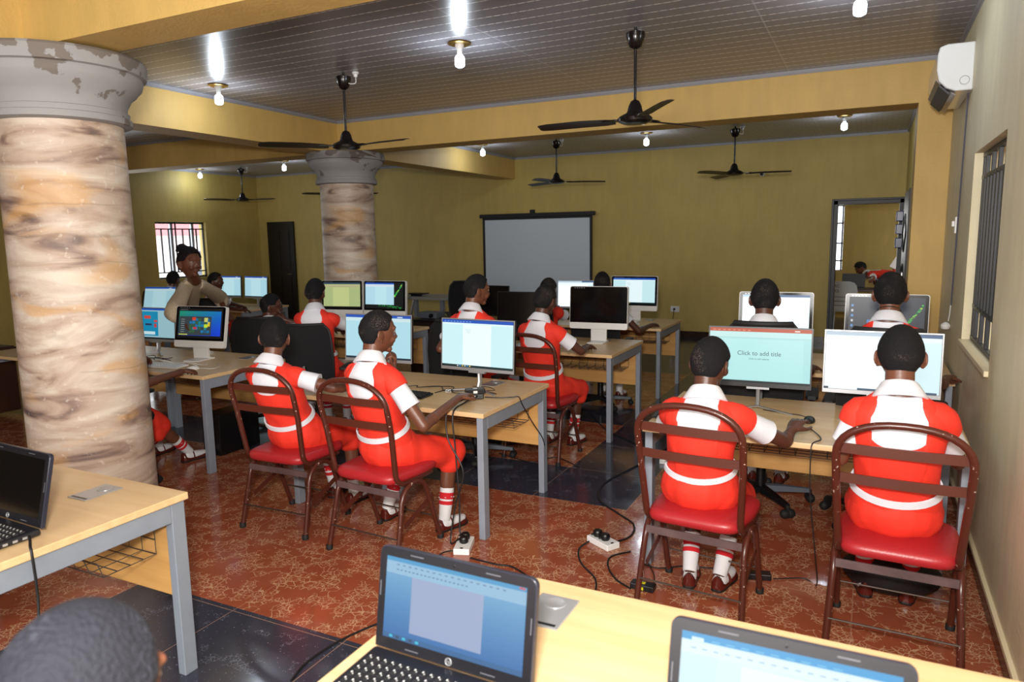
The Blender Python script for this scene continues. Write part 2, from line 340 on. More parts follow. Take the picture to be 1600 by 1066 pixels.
# ---------------------------------------------------------------- the room
XW, YB, XL, ZC, YN = .555, 12.155, -12.4, 3.17, -3.0
def sbox(name, boxes, m, bevel=0):
    b = MB()
    for p, q in boxes: b.b2(p, q)
    return struct(b.obj(name, m, smooth=False, bevel=bevel))
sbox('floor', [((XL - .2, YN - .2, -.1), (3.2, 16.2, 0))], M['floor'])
sbox('ceiling', [((XL - .2, YN - .2, ZC), (XW + .2, YB + .2, ZC + .1))], M['ceil'])
WY0, WY1, WZ0, WZ1 = 4.22, 5.46, 1.02, 2.20
sbox('wall_right', [((XW, YN, 0), (XW + .2, WY0, ZC)), ((XW, WY1, 0), (XW + .2, 7.6, ZC)), ((XW, WY0, 0), (XW + .2, WY1, WZ0 - .03)), ((XW, WY0, WZ1), (XW + .2, WY1, ZC))], M['rwall'])
sbox('wall_right_pier', [((.30, 7.2, 0), (XW, 7.6, 2.8))], M['beam'])
sbox('wall_right_rear', [((.41, 7.6, 0), (XW + .2, YB, ZC))], M['wall'])
DX0, DX1, DZ = -.54, .40, 2.19
sbox('wall_back', [((XL, YB, 0), (DX0, YB + .2, ZC)), ((DX0, YB, DZ), (XW + .2, YB + .2, ZC)), ((DX1, YB, 0), (XW + .2, YB + .2, DZ))], M['wall'])
LY0, LY1, LZ0, LZ1 = 9.5, 10.68, 1.015, 2.14
sbox('wall_left', [((XL - .2, YN, 0), (XL, LY0, ZC)), ((XL - .2, LY1, 0), (XL, YB + .2, ZC)), ((XL - .2, LY0, 0), (XL, LY1, LZ0)), ((XL - .2, LY0, LZ1), (XL, LY1, ZC))], M['wall'])
sbox('wall_front', [((XL - .2, YN - .2, 0), (XW + .2, YN, ZC))], M['wall'])
# ceiling beams
sbox('trim_1', [((XL, 7.2, 2.8), (XW, 7.55, ZC))], M['beam'])
sbox('trim_2', [((-6.32, YN, 2.79), (-5.95, 7.2, ZC)), ((-6.32, 7.55, 2.79), (-5.95, YB, ZC))], M['beam'])
sbox('trim_3', [((XL, 2.6, 2.83), (-6.32, 2.9, ZC)), ((-5.95, 2.6, 2.83), (XW, 2.9, ZC))], M['beam'])
sbox('trim_4', [((-4.72, YN, 2.83), (-4.36, 2.6, ZC))], M['beam'])
M['cornice'] = mat('grey_white_cornice', (150, 150, 156), .4)
co = []
for x0, x1, y0, y1 in ((-5.95, XW, 2.9, 7.2), (-5.95, .41, 7.55, YB), (XL, -6.32, 7.55, YB), (XL, -6.32, 2.9, 7.2)):
    for z0, z1, d in ((3.145, 3.17, .022), (3.135, 3.145, .010)):
        co += [((x0, y1 - d, z0), (x1, y1, z1)), ((x0, y0, z0), (x1, y0 + d, z1)), ((x0, y0 + d, z0), (x0 + d, y1 - d, z1)), ((x1 - d, y0 + d, z0), (x1, y1 - d, z1))]
sbox('trim_5', co, M['cornice'])
sbox('baseboard_back', [((XL, YB - .02, 0), (DX0 - .06, YB, .1))], M['skirt'])
sbox('baseboard_right', [((XW - .014, YN, 0), (XW, 7.2, .085))], M['skirt'])
sbox('trim_6', [((XW - .018, YN, .085), (XW, 7.2, .105))], M['cream'])
sbox('baseboard_left', [((XL, YN, 0), (XL + .02, YB - .02, .1))], M['skirt'])
# right window: cream reveal sill, steel burglar bars, ochre wall of the next building outside
sbox('trim_7', [((XW - .02, WY0, WZ0 - .03), (XW + .2, WY1, WZ0))], M['cream'], .004)
b = MB(); xb = XW + .06
for z in (WZ0 + .015, 1.24, 2.05, WZ1 - .015): b.b2((xb - .014, WY0, z - .014), (xb + .014, WY1, z + .014))
for y in (WY0 + .014, WY1 - .014): b.b2((xb - .012, y - .012, WZ0), (xb + .012, y + .012, WZ1))
nb = 10
for i in range(1, nb):
    y = WY0 + (WY1 - WY0) * i / nb; b.b2((xb - .016, y - .016, 1.24), (xb + .016, y + .016, 2.05))
    if i % 2: b.b2((xb - .011, y - .016, WZ0), (xb + .011, y + .016, 1.24)); b.b2((xb - .011, y - .016, 2.05), (xb + .011, y + .016, WZ1))
struct(b.obj('window_1', M['steel'], smooth=False, bevel=.002))
sbox('wall_outside', [((2.2, 1, 0), (2.35, 11.8, 4))], M['beam'])
# left window
b = MB(); xb = XL - .08
for z in (LZ0 + .02, LZ0 + .13, LZ1 - .14, LZ1 - .02): b.b2((xb - .012, LY0, z - .012), (xb + .012, LY1, z + .012))
for i in range(0, 8):
    y = LY0 + .015 + (LY1 - LY0 - .03) * i / 7; b.b2((xb - .011, y - .012, LZ0 if i in (0, 7) else LZ0 + .13), (xb + .011, y + .012, LZ1 if i in (0, 3, 7) else LZ1 - .14))
struct(b.obj('window_2', M['steel'], smooth=False))
b = MB()
for y in (LY0 + .03, LY0 + .46, LY1 - .22): b.b2((XL - .17, y - .03, LZ0), (XL - .13, y + .03, LZ1))
b.b2((XL - .17, LY0, LZ0), (XL - .13, LY1, LZ0 + .04)); b.b2((XL - .17, LY0, LZ1 - .04), (XL - .13, LY1, LZ1))
struct(b.obj('window_3', M['silver'], smooth=False))
bd = root('house', 'pale house with a pink roof seen through the barred window', 'house', (-27, 17, 0))
b = MB(); b.b2((-3, -6, -3), (3, 6, 2.0)); b.obj('wall', mat('pale_render', (225, 215, 205), .8), bd, False)
b = MB(); b.prism([(-6.8, 2.0), (6.8, 2.0), (0, 3.6)], -3.4, 3.4, 'x'); b.obj('roof', mat('pink_roof', (196, 120, 120), .7), bd, False)
for k in range(3):
    b = MB(); b.b2((3.0, -4.4 + k * 3.6, .3), (3.05, -3.4 + k * 3.6, 1.4)); b.obj('window', mat('dark_glass', (80, 84, 92), .2), bd, False)
# back doorway with the next room
b = MB()
for x in (DX0, DX1 - .055): b.b2((x, YB - .03, 0), (x + .055, YB + .2, DZ))
b.b2((DX0, YB - .03, DZ - .055), (DX1, YB + .2, DZ)); b.b2((DX0 - .03, YB - .045, 0), (DX0, YB, DZ + .03)); b.b2((DX0, YB - .045, DZ), (DX1, YB, DZ + .03))
struct(b.obj('door_1', M['steel'], smooth=False, bevel=.003))
sbox('wall_inner', [((-3.0, 16, 0), (-1.12, 16.2, ZC)), ((-.52, 16, 0), (3.2, 16.2, ZC)), ((-1.12, 16, 0), (-.52, 16.2, .95)), ((-1.12, 16, 2.25), (-.52, 16.2, ZC)), ((3, YB + .2, 0), (3.2, 16, ZC)), ((-3.2, YB + .2, 0), (-3.0, 16.2, ZC)), ((-3.2, YB + .2, ZC), (3.2, 16.2, ZC + .1))], M['wall'])
b = MB()
for z in (.95, 1.15, 1.5, 1.9, 2.25): b.b2((-1.12, 16.05, z - .015), (-.52, 16.08, z + .015))
for x in (-1.12, -.82, -.54): b.b2((x - .015, 16.05, .95), (x + .015, 16.08, 2.25))
struct(b.obj('window_4', M['steel'], smooth=False))
# dark door at the far left of the back wall, and the metal security door beside the doorway
dd = MB(); dd.b2((-12.12, YB - .05, 0), (-11.36, YB, 2.15)); d2 = struct(dd.obj('door_2', M['darkdoor'], smooth=False, bevel=.004))
for z0, z1 in ((.2, .95), (1.1, 1.95)):
    for x in (-11.98, -11.7): b = MB(); b.b2((x, YB - .062, z0), (x + .22, YB - .05, z1)); b.obj('door_panel', M['darkdoor'], d2, False, .003)
b = MB(); b.cap((-11.43, YB - .10, 1.0), (-11.53, YB - .10, 1.0), .012, .012); b.cap((-11.43, YB - .10, 1.0), (-11.43, YB - .05, 1.0), .01, .01); b.obj('door_handle', M['chrome'], d2)
b = MB(); b.b2((.35, 9.3, 0), (.41, 10.6, 2.2)); d3 = struct(b.obj('door_3', M['darkdoor'], smooth=False, bevel=.004))
b = MB()
for z in (.5, 1.1, 1.7): b.tube([V((.345, 9.95, z)) + V((0, .35 * math.cos(a) * (1 + .3 * math.cos(4 * a)), .22 * math.sin(a))) for a in [i * PI / 16 for i in range(32)]], .012, 6, closed=True)
b.obj('ornament', M['steel'], d3)
b = MB(); b.cap((.33, 9.45, 1.05), (.33, 9.45, 1.25), .012, .012); b.obj('door_handle', M['chrome'], d3)
mb_ = root('meter_board', 'grey board with three blue electricity meters beside the rear doorway', 'meter board', (.41, 11.55, 1.75))
b = MB(); b.b2((-.03, -.12, -.28), (0, .12, .28)); b.obj('board', mat('grey_board', (120, 130, 150), .6), mb_, False)
for z in (.18, 0, -.19):
    b = MB(); b.b2((-.12, -.09, z - .07), (-.03, .09, z + .07)); e = b.obj('meter', mat('blue_meter', (30, 50, 100), .25), mb_, False, .01)
    b = MB(); b.b2((-.123, -.06, z - .01), (-.12, .06, z + .04)); b.obj('meter_window', mat('meter_glass', (170, 185, 205), .15), e, False)
# columns
def column(name, label, x, y, r, zcap, cr):
    t = root(name, label, 'column', (x, y, 0))
    n = 48; b = MB(); b.lathe((0, 0, 0), [(r * 1.015, 0), (r * 1.01, .8), (r, 1.6), (r * .985, zcap)], n); b.obj('shaft', M['col'], t)
    pr = [(r * 1.0, zcap - .01), (r + .045, zcap), (r + .045, zcap + .035), (r + .03, zcap + .04), (r + .035, zcap + .07), (r + .02, zcap + .075), (r + .025, zcap + .11), (r + .05, zcap + .16), (r + .085, zcap + .19), (r + .09, zcap + .20), (r + .115, zcap + .225), (r + .125, zcap + .26), (r + .12, zcap + .28), (r + .145, zcap + .285), (r + .15, zcap + .36), (r + .14, zcap + .375), (r * .5, zcap + .375)]
    b = MB(); b.lathe((0, 0, 0), pr, n); b.obj('capital', M['cap'], t, ang=30)
    return t
column('marbled_column', 'wide marbled cream column in the left foreground behind the laptop desk', -4.42, 2.80, .345, 2.44, .46)
column('marbled_column', 'brown marbled column further back under the beam crossing', -5.98, 7.37, .335, 2.42, .45)
# ceiling fans
def fan():
    t = root('ceiling_fan', '', 'ceiling fan', group='black three-blade ceiling fans')
    b = MB(); b.lathe((0, 0, 0), [(.02, -.02), (.045, -.03), (.066, -.035), (.066, -.06), (.058, -.09), (.042, -.13), (.014, -.145)], 24); b.obj('canopy', M['fan'], t)
    b = MB(); b.tube([(0, 0, 0), (0, 0, -.55)], .011, 12); b.obj('downrod', M['fan'], t)
    b = MB(); b.lathe((0, 0, 0), [(.012, -.49), (.03, -.50), (.045, -.53), (.055, -.57), (.06, -.58), (.11, -.605), (.125, -.62), (.12, -.64), (.085, -.655), (.05, -.66)], 32); b.obj('motor', M['fan'], t)
    for k in range(3):
        a = k * 2 * PI / 3; R_ = Matrix.Rotation(a, 3, 'Z'); b = MB()
        tl = Matrix.Rotation(math.radians(13), 3, 'X'); rings = []
        for x, wd, cz in ((.15, .045, 0), (.22, .06, .0), (.4, .068, .003), (.66, .066, .0), (.725, .055, -.002), (.74, .035, -.003)):
            rings.append([R_ @ (V((x, 0, -.625)) + tl @ V((0, yy * wd, zz * .003 + cz - .018 * (yy * yy) * .4))) for yy, zz in ((-1, 0), (-.5, 1), (0, 1), (.5, 1), (1, 0), (.5, -1), (0, -1), (-.5, -1))])
        b.loft(rings); bl = b.obj('blade', M['blade'], t)
        b = MB(); b.loft([[R_ @ V((x, s * wd, -.625 + z)) for s, z in ((-1, -.005), (1, -.005), (1, .005), (-1, .005))] for x, wd in ((.08, .03), (.14, .04), (.2, .035), (.24, .02))]); b.obj('blade_bracket', M['fan'], bl, False)
    b = MB(); b.lathe((.09, .06, 0), [(.03, 0), (.03, -.012), (.02, -.02), (.017, -.04), (.008, -.045)], 16); b.tube(spline([(.09, .06, -.04), (.10, .05, -.09), (.07, .02, -.10), (.03, 0, -.08)], 5), .004, 6); b.obj('ceiling_rose', M['white'], t)
    return t
F0 = fan()
fans = [((-4.2, 5.2), -10, 'black ceiling fan in front of the beam crossing, right of the first wall bulb'), ((-1.56, 5.15), 62, 'nearest black ceiling fan, its blade pointing at the viewer over the beam'),
        ((-4.3, 10.2), 28, 'black ceiling fan above the left of the projection screen'), ((-1.74, 10.4), 3, 'black ceiling fan between the screen and the rear doorway'),
        ((-11.1, 10.5), 8, 'small far black ceiling fan near the dark door'), ((-8.6, 10.4), 12, 'far black ceiling fan half hidden by the rear column'), ((-8.15, 5.35), -5, 'black ceiling fan whose blade tip shows beside the near column')]
for i, ((x, y), a, lb) in enumerate(fans):
    if i == 0: F0.location = (x, y, ZC); F0.rotation_euler = (0, 0, math.radians(a)); F0['label'] = lb
    else: copytree(F0, (x, y, ZC), math.radians(a), lb)
# bulbs
def bulb(x, y, label, power=5.5):
    t = root('ceiling_bulb', label, 'light bulb', (x, y, ZC), 0, 'bare white bulbs on the ceiling')
    b = MB(); b.lathe((0, 0, 0), [(.03, -.001), (.084, -.002), (.088, -.010), (.07, -.018), (.03, -.010)], 24); b.obj('rim', M['brass'], t)
    b = MB(); b.lathe((0, 0, 0), [(.034, -.01), (.034, -.03), (.022, -.045), (.019, -.075), (.012, -.08)], 20); b.obj('lamp_holder', M['white'], t)
    b = MB(); b.lathe((0, 0, 0), [(.014, -.08), (.022, -.09), (.033, -.10), (.037, -.115), (.037, -.155), (.034, -.170), (.016, -.180), (.002, -.181)], 24); b.obj('bulb', M['bulb'], t)
    lamp('bulb_light', 'POINT', (0, 0, -.215), power, (.80, .90, 1), .03, parent=t)
for x, y, lb in ((-5.5, 5.0, 'lit bulb on the ceiling right of the near column'), (-2.83, 4.87, 'large lit bulb on the ceiling between the two near fans'), (-.13, 4.95, 'lit bulb at the top edge of the ceiling near the air conditioner'),
                 (-5.5, 10.1, 'lit bulb just right of the rear column behind the beam'), (-2.95, 10.3, 'lit bulb behind the nearest fan, above the screen side'), (-.38, 10.2, 'lit bulb near the rear doorway and right pillar'),
                 (-12.0, 10.3, 'lit bulb above the barred left window'), (-9.6, 10.1, 'lit bulb left of the rear column')): bulb(x, y, lb)
# split air conditioner on the right wall
t = root('air_conditioner', 'white split air conditioner high on the right wall above the window', 'air conditioner', (XW, 5.85, 2.80))
prof = [(0, -.145), (-.10, -.145), (-.155, -.12), (-.20, -.07), (-.215, .0), (-.215, .10), (-.205, .15), (-.16, .165), (0, .165)]
b = MB(); b.prism([(p[0], p[1]) for p in prof], 0, .85, 'y'); b.obj('casing', M['acw'], t, True, .008)
b = MB()
for q in ((-.20, -.075), (-.135, -.135)): b.box((q[0] + .01, .425, q[1] - .012), (.075, .8, .006), Matrix.Rotation(math.radians(50 if q[0] < -.15 else 35), 3, 'Y'))
b.obj('louvre', M['greyflap'], t, False)
b = MB(); b.box((-.16, .425, -.125), (.09, .8, .02), Matrix.Rotation(math.radians(45), 3, 'Y')); b.obj('outlet', mat('dark_outlet', (48, 48, 54), .5), t, False)
b = MB(); b.tube([V((-.05, -.0012, -.08)) + V((math.cos(a) * .028, 0, math.sin(a) * .028)) for a in [i * PI / 12 for i in range(24)]], .0012, 6, closed=True); b.obj('screw_ring', M['cord'], t)
t = root('hanging_cable', 'thin grey cable hanging down the right wall to a white plug', 'cable', (XW, 6.0, 0))
b = MB(); b.tube(spline([(-.01, 0, 2.66), (-.012, .02, 2.2), (-.012, .06, 1.75), (-.012, .10, 1.4), (-.012, .12, 1.18)], 6), .006, 6); b.obj('cord', mat('grey_cord', (84, 84, 96), .5), t)
b = MB(); b.tube(spline([(-.014, .12, 1.2), (-.016, .13, 1.12), (-.02, .15, 1.06)], 5), .004, 6); b.obj('white_lead', M['wcord'], t)
b = MB(); b.lathe((-.035, .155, 1.02), [(.012, .03), (.03, .015), (.034, 0), (.026, -.02), (.01, -.025)], 16); b.obj('plug', M['white'], t)
t = root('wall_switch', 'white wall switch with a plug on the right wall past the window', 'switch', (XW, 6.3, 1.76))
b = MB(); b.b2((-.012, -.045, -.06), (0, .045, .06)); b.obj('plate', M['white'], t, False, .003); b = MB(); b.b2((-.03, -.02, -.01), (-.012, .02, .03)); b.obj('rocker', M['white'], t, False, .003)
t = root('wall_socket', 'white wall socket with a black plug low on the back wall right of the screen', 'socket', (-2.95, YB, .47))
b = MB(); b.b2((-.075, -.012, -.05), (.075, 0, .05)); b.obj('plate', M['white'], t, False, .003)
b = MB(); b.cap((-.01, -.03, 0), (-.01, -.012, 0), .02, .02, 10); b.tube(spline([(-.01, -.04, 0), (-.02, -.04, -.12), (-.05, -.04, -.3)], 5), .006, 6); b.obj('plug', M['cord'], t)
t = root('security_camera', 'small dome security camera high on the back wall by the fan blade', 'camera', (-1.6, YB, 2.65))
b = MB(); b.cap((0, 0, 0), (0, -.05, 0), .045, .04, 16); b.obj('housing', M['white'], t); b = MB(); b.ell((0, -.085, 0), (.028, .02, .028)); b.obj('lens', M['gblack'], t)
# projection screen
t = root('projection_screen', 'white projection screen with black borders hanging on the back wall', 'projection screen', (-5.5, YB - .06, 0))
SX0, SX1, SZ0, SZ1 = -6.62 + 5.5, -4.42 + 5.5, .43, 2.07
b = MB(); b.b2((SX0 + .05, -.003, SZ0 + .04), (SX1 - .05, 0, SZ1)); b.obj('screen', M['screen'], t, False)
b = MB(); b.b2((SX0, -.005, SZ0), (SX0 + .05, .001, SZ1)); b.b2((SX1 - .05, -.005, SZ0), (SX1, .001, SZ1)); b.b2((SX0, -.005, SZ0), (SX1, .001, SZ0 + .04)); b.b2((SX0, -.006, SZ1 - .02), (SX1, .001, SZ1 + .03)); b.obj('border', M['blackm'], t, False)
b = MB(); b.b2((SX0 - .05, -.035, SZ1 + .02), (SX1 + .05, .03, SZ1 + .09)); b.obj('housing', M['blackm'], t, False, .006)
b = MB(); b.tube([(SX0, -.005, SZ0 - .005), (SX1, -.005, SZ0 - .005)], .016, 10); b.obj('bottom_bar', M['blackm'], t)
b = MB(); b.b2((-.12, -.03, SZ1 + .09), (-.04, .03, SZ1 + .15)); b.obj('bracket', M['blackm'], t, False)
# ---------------------------------------------------------------- furniture
def desk(xr, y0, label, wdt=1.46, dep=.92, x_g=None, bask=True):
    t = root('computer_desk', label, 'desk', (xr - wdt / 2, y0, 0), 0, 'oak computer desks with grey legs')
    h = wdt / 2
    b = MB(); b.b2((-h, 0, .722), (h, dep, .75)); b.obj('tabletop', M['wood'], t, False, .003)
    for s in (-1, 1):
        xa = s * (h - .012); xb = s * (h - .052)
        for y in (.012, dep - .072):
            b = MB(); b.b2((min(xa, xb), y, 0), (max(xa, xb), y + .06, .722 if y < .1 else .722)); b.obj('leg', M['grey'], t, False, .003)
        b = MB(); b.b2((min(xa, xb), .072, .645), (max(xa, xb), dep - .072, .7215)); b.obj('rail', M['grey'], t, False, .003)
    b = MB(); b.b2((-h + .055, dep - .06, .33), (h - .055, dep - .042, .72)); b.obj('modesty_panel', M['panel'], t, False, .002)
    if bask:
        b = MB(); zb = .50; y1 = dep - .075; y2 = y1 - .22; x1, x2 = -h + .2, h - .12
        n = 14
        for i in range(n + 1):
            x = x1 + (x2 - x1) * i / n; b.tube([(x, y1, .68), (x, y1, zb), (x, y2, zb), (x, y2 - .02, zb + .06)], .0022, 5)
        for y, z in ((y1, .62), (y1, .56), (y1, zb), (y1 - .055, zb), (y1 - .11, zb), (y1 - .165, zb), (y2, zb), (y2 - .02, zb + .06)): b.tube([(x1, y, z), (x2, y, z)], .0025, 5)
        b.obj('wire_basket', M['wire'], t)
    gx = h - .33 if x_g is None else x_g
    b = MB(); b.b2((gx - .055, dep - .24, .7502), (gx + .055, dep - .08, .7545)); e = b.obj('cable_box', M['silver'], t, False, .002)
    b = MB(); b.lathe((gx, dep - .12, .7545), [(.03, -.001), (.03, .002), (.024, .0025), (.02, .001)], 24); b.obj('round_button', M['silver'], e)
    b = MB(); b.b2((gx - .045, dep - .232, .7545), (gx + .045, dep - .222, .7549)); b.obj('cable_slot', M['black'], e, False)
    return t
def place_desk(*a, **k): return desk(*a, **k)
place_desk(-2.37, .94, 'oak desk in the left foreground, with the dark laptop near its end')
place_desk(.40, .855, 'oak desk in the right foreground holding the two lit laptops', x_g=-.38)
place_desk(-1.895, 3.42, 'oak desk in the middle holding two lit monitors and a tangle of black cable', x_g=.39)
place_desk(-4.35, 3.62, 'oak desk behind the near column holding the white computer with colour tiles')
place_desk(-5.83, 3.62, 'oak desk mostly hidden by the near column, left of the one with colour tiles')
place_desk(-1.87, 5.58, 'oak desk holding the white computer with the dark screen')
place_desk(-1.93, 7.36, 'small far oak desk in front of the back wall socket')
place_desk(-4.40, 5.82, 'far oak desk with the yellow and the green streaked screens')
place_desk(.448, 3.51, 'oak desk against the right wall nearest the viewer, orange title screen on it')
place_desk(.53, 5.34, 'oak desk against the right wall further back, past the window')
place_desk(-8.0, 7.42, 'oak desk far left near the dark door with two pale screens')
place_desk(-7.1, 5.45, 'oak desk at the far left behind the near column with a pale tilted screen')
t = root('long_table', 'pale grey table with a slanted metal brace at the back wall', 'table', (-7.0, 10.1, 0))
b = MB(); b.b2((-.75, 0, .71), (.75, .7, .75)); b.obj('tabletop', mat('pale_grey_laminate', (160, 160, 158), .5), t, False, .003)
for x in (-.62, .1, .62): b = MB(); b.b2((x - .03, .05, 0), (x + .03, .12, .71)); b.obj('leg', M['grey'], t, False, .003)
b = MB(); b.tube([(-.1, .05, .05), (.08, .05, .70)], .018, 8); b.obj('brace', M['silver'], t)
t = root('presentation_clicker_tray', 'small black tray lying on the pale grey table at the back', 'tray', (-6.95, 10.35, .75))
t.name = 'tray'
b = MB(); b.box((0, 0, .045), (.3, .2, .02)); b.obj('top', M['black'], t, False, .006); b = MB(); b.box((-.05, 0, .018), (.16, .12, .035)); b.obj('stand', M['black'], t, False, .006)
t = root('cabinet', 'low dark brown cabinet standing left of the near column', 'cabinet', (-8.2, 3.95, 0))
b = MB(); b.b2((-.45, -.25, .06), (.45, .25, .72)); b.obj('body', mat('dark_brown_wood', (56, 30, 20), .4, vary=.2), t, False, .004)
for s in (-1, 1): b = MB(); b.b2((min(s * .01, s * .44), -.27, .09), (max(s * .01, s * .44), -.251, .70)); b.obj('door', mat('dark_brown_wood', (56, 30, 20)), t, False, .003)
t = root('equipment_cabinet', 'black equipment cabinet standing before the far black office chair', 'cabinet', (-4.95, 8.0, 0))
b = MB(); b.b2((-.42, -.25, 0), (.42, .25, .66)); b.obj('body', mat('dark_walnut', (38, 24, 20), .5), t, False, .004)
b = MB(); b.b2((-.46, -.29, .66), (.46, .28, .69)); b.obj('top', M['black'], t, False, .003)
t = root('projector', 'grey projector lying on the black equipment cabinet', 'projector', (-5.15, 7.95, .69))
b = MB(); b.b2((-.14, -.11, .005), (.14, .11, .085)); b.obj('body', M['greyplastic'], t, False, .012); b = MB(); b.cap((.07, -.11, .045), (.07, -.13, .045), .028, .028, 16); b.obj('lens', M['gblack'], t)

def maroon_chair():
    t = root('metal_chair', '', 'chair', group='maroon tube chairs with red seats')
    W = .205; pts = [(-W + .01, .13, .418), (-W + .01, -.08, .418)] + arc((-W + .005, -.10, .498), .08, -PI / 2, -PI + .1, 5, (0, 1, 0), (0, 0, 1))
    pts += [(-W - .008, -.215, .72)]
    top = [V(((W + .012) * math.copysign(abs(math.cos(q)) ** .86, math.cos(q)), -.245 - .03 * abs(math.sin(q)) ** .86, .85 + .15 * max(0, math.sin(q)) ** .86)) for q in [PI * (1 - i / 18) for i in range(19)]]
    right = [(-p[0], p[1], p[2]) for p in reversed([tuple(q) for q in pts])]
    b = MB(); b.tube(pts + top + right, .0145, 12, up=(0, 1, .2)); b.obj('back_frame', M['maroon'], t)
    for z, y in ((.885, -.243), (.758, -.222)):
        b = MB(); b.loft([[V((x, y - .014 * (1 - (x / W) ** 2) + dy, z + dz)) for dy, dz in ((-.003, -.02), (.003, -.02), (.003, .02), (-.003, .02))] for x in [-(W + .004) + (2 * W + .008) * i / 10 for i in range(11)]]); b.obj('slat', M['maroonbar'], t, False)
    for s in (-1, 1):
        p = [(s * .225, -.225, .012), (s * .215, -.165, .27)] + [tuple(q) for q in arc((s * .212, -.045, .30), .112, PI * .93, PI * .08, 8, (0, 1, 0), (0, 0, 1))] + [(s * .212, .10, .22), (s * .212, .175, .012)]
        b = MB(); b.tube(p, .0135, 10, up=(1, 0, 0)); lg = b.obj('leg_frame', M['maroon'], t)
        for q in (p[0], p[-1]): b = MB(); b.lathe((q[0], q[1], 0), [(.014, 0), (.018, .002), (.018, .025), (.015, .03)], 14); b.obj('rubber_foot', M['rubber'], lg)
        b = MB(); b.box((s * .212, -.01, .235), (.006, .27, .028), Matrix.Rotation(math.radians(22), 3, 'X')); b.obj('side_stretcher', M['maroonbar'], t, False)
    b = MB(); b.b2((-.205, -.163, .350), (.205, -.157, .386)); b.obj('rear_rail', mat('worn_glare_maroon', (96, 76, 76), .4, vary=.25, vscale=14), t, False)  # worn rail; its purple-grey glare is put into the colour too
    b = MB(); b.tube([(-.22, -.205, .14), (.22, -.205, .14)], .0045, 8); b.obj('stretcher', mat('rusty_rod', (74, 62, 54), .5, .5), t)
    b = MB(); b.tube([(-.212, .15, .14), (.212, .15, .14)], .0045, 8); b.obj('stretcher', MATS['rusty_rod'], t)
    rings = []
    for z, k in ((.425, .90), (.432, .98), (.455, 1.0), (.474, .97), (.484, .88), (.487, .6)):
        rg = []
        for i in range(40):
            a = 2 * PI * i / 40; c, s_ = math.cos(a), math.sin(a); e = .35
            rg.append(V((.215 * k * math.copysign(abs(c) ** e, c) * (1 - .06 * (1 if s_ < 0 else 0)), .21 * k * math.copysign(abs(s_) ** e, s_), z)))
        rings.append(rg)
    b = MB(); b.loft(rings); b.obj('seat', M['seat'], t, ang=60)
    return t
MC = maroon_chair(); MC.scale = (1.07, 1.05, 1)
mch = [((-3.12, 3.24), 2, 'maroon chair at the left of the middle desk, nearest the near column'), ((-2.40, 3.19), -3, 'maroon chair whose pupil rests a hand on the chin'),
       ((-.645, 3.28), -5, 'maroon chair left of the two by the right wall'), ((.155, 3.27), -2, 'maroon chair closest to the right wall, under the window'),
       ((-2.27, 5.1), -4, 'maroon chair behind the middle desk, in front of the dark white-framed computer')]
for i, ((x, y), a, lb) in enumerate(mch):
    if i == 0: MC.location = (x, y, 0); MC.rotation_euler = (0, 0, math.radians(a)); MC['label'] = lb
    else: copytree(MC, (x, y, 0), math.radians(a), lb)

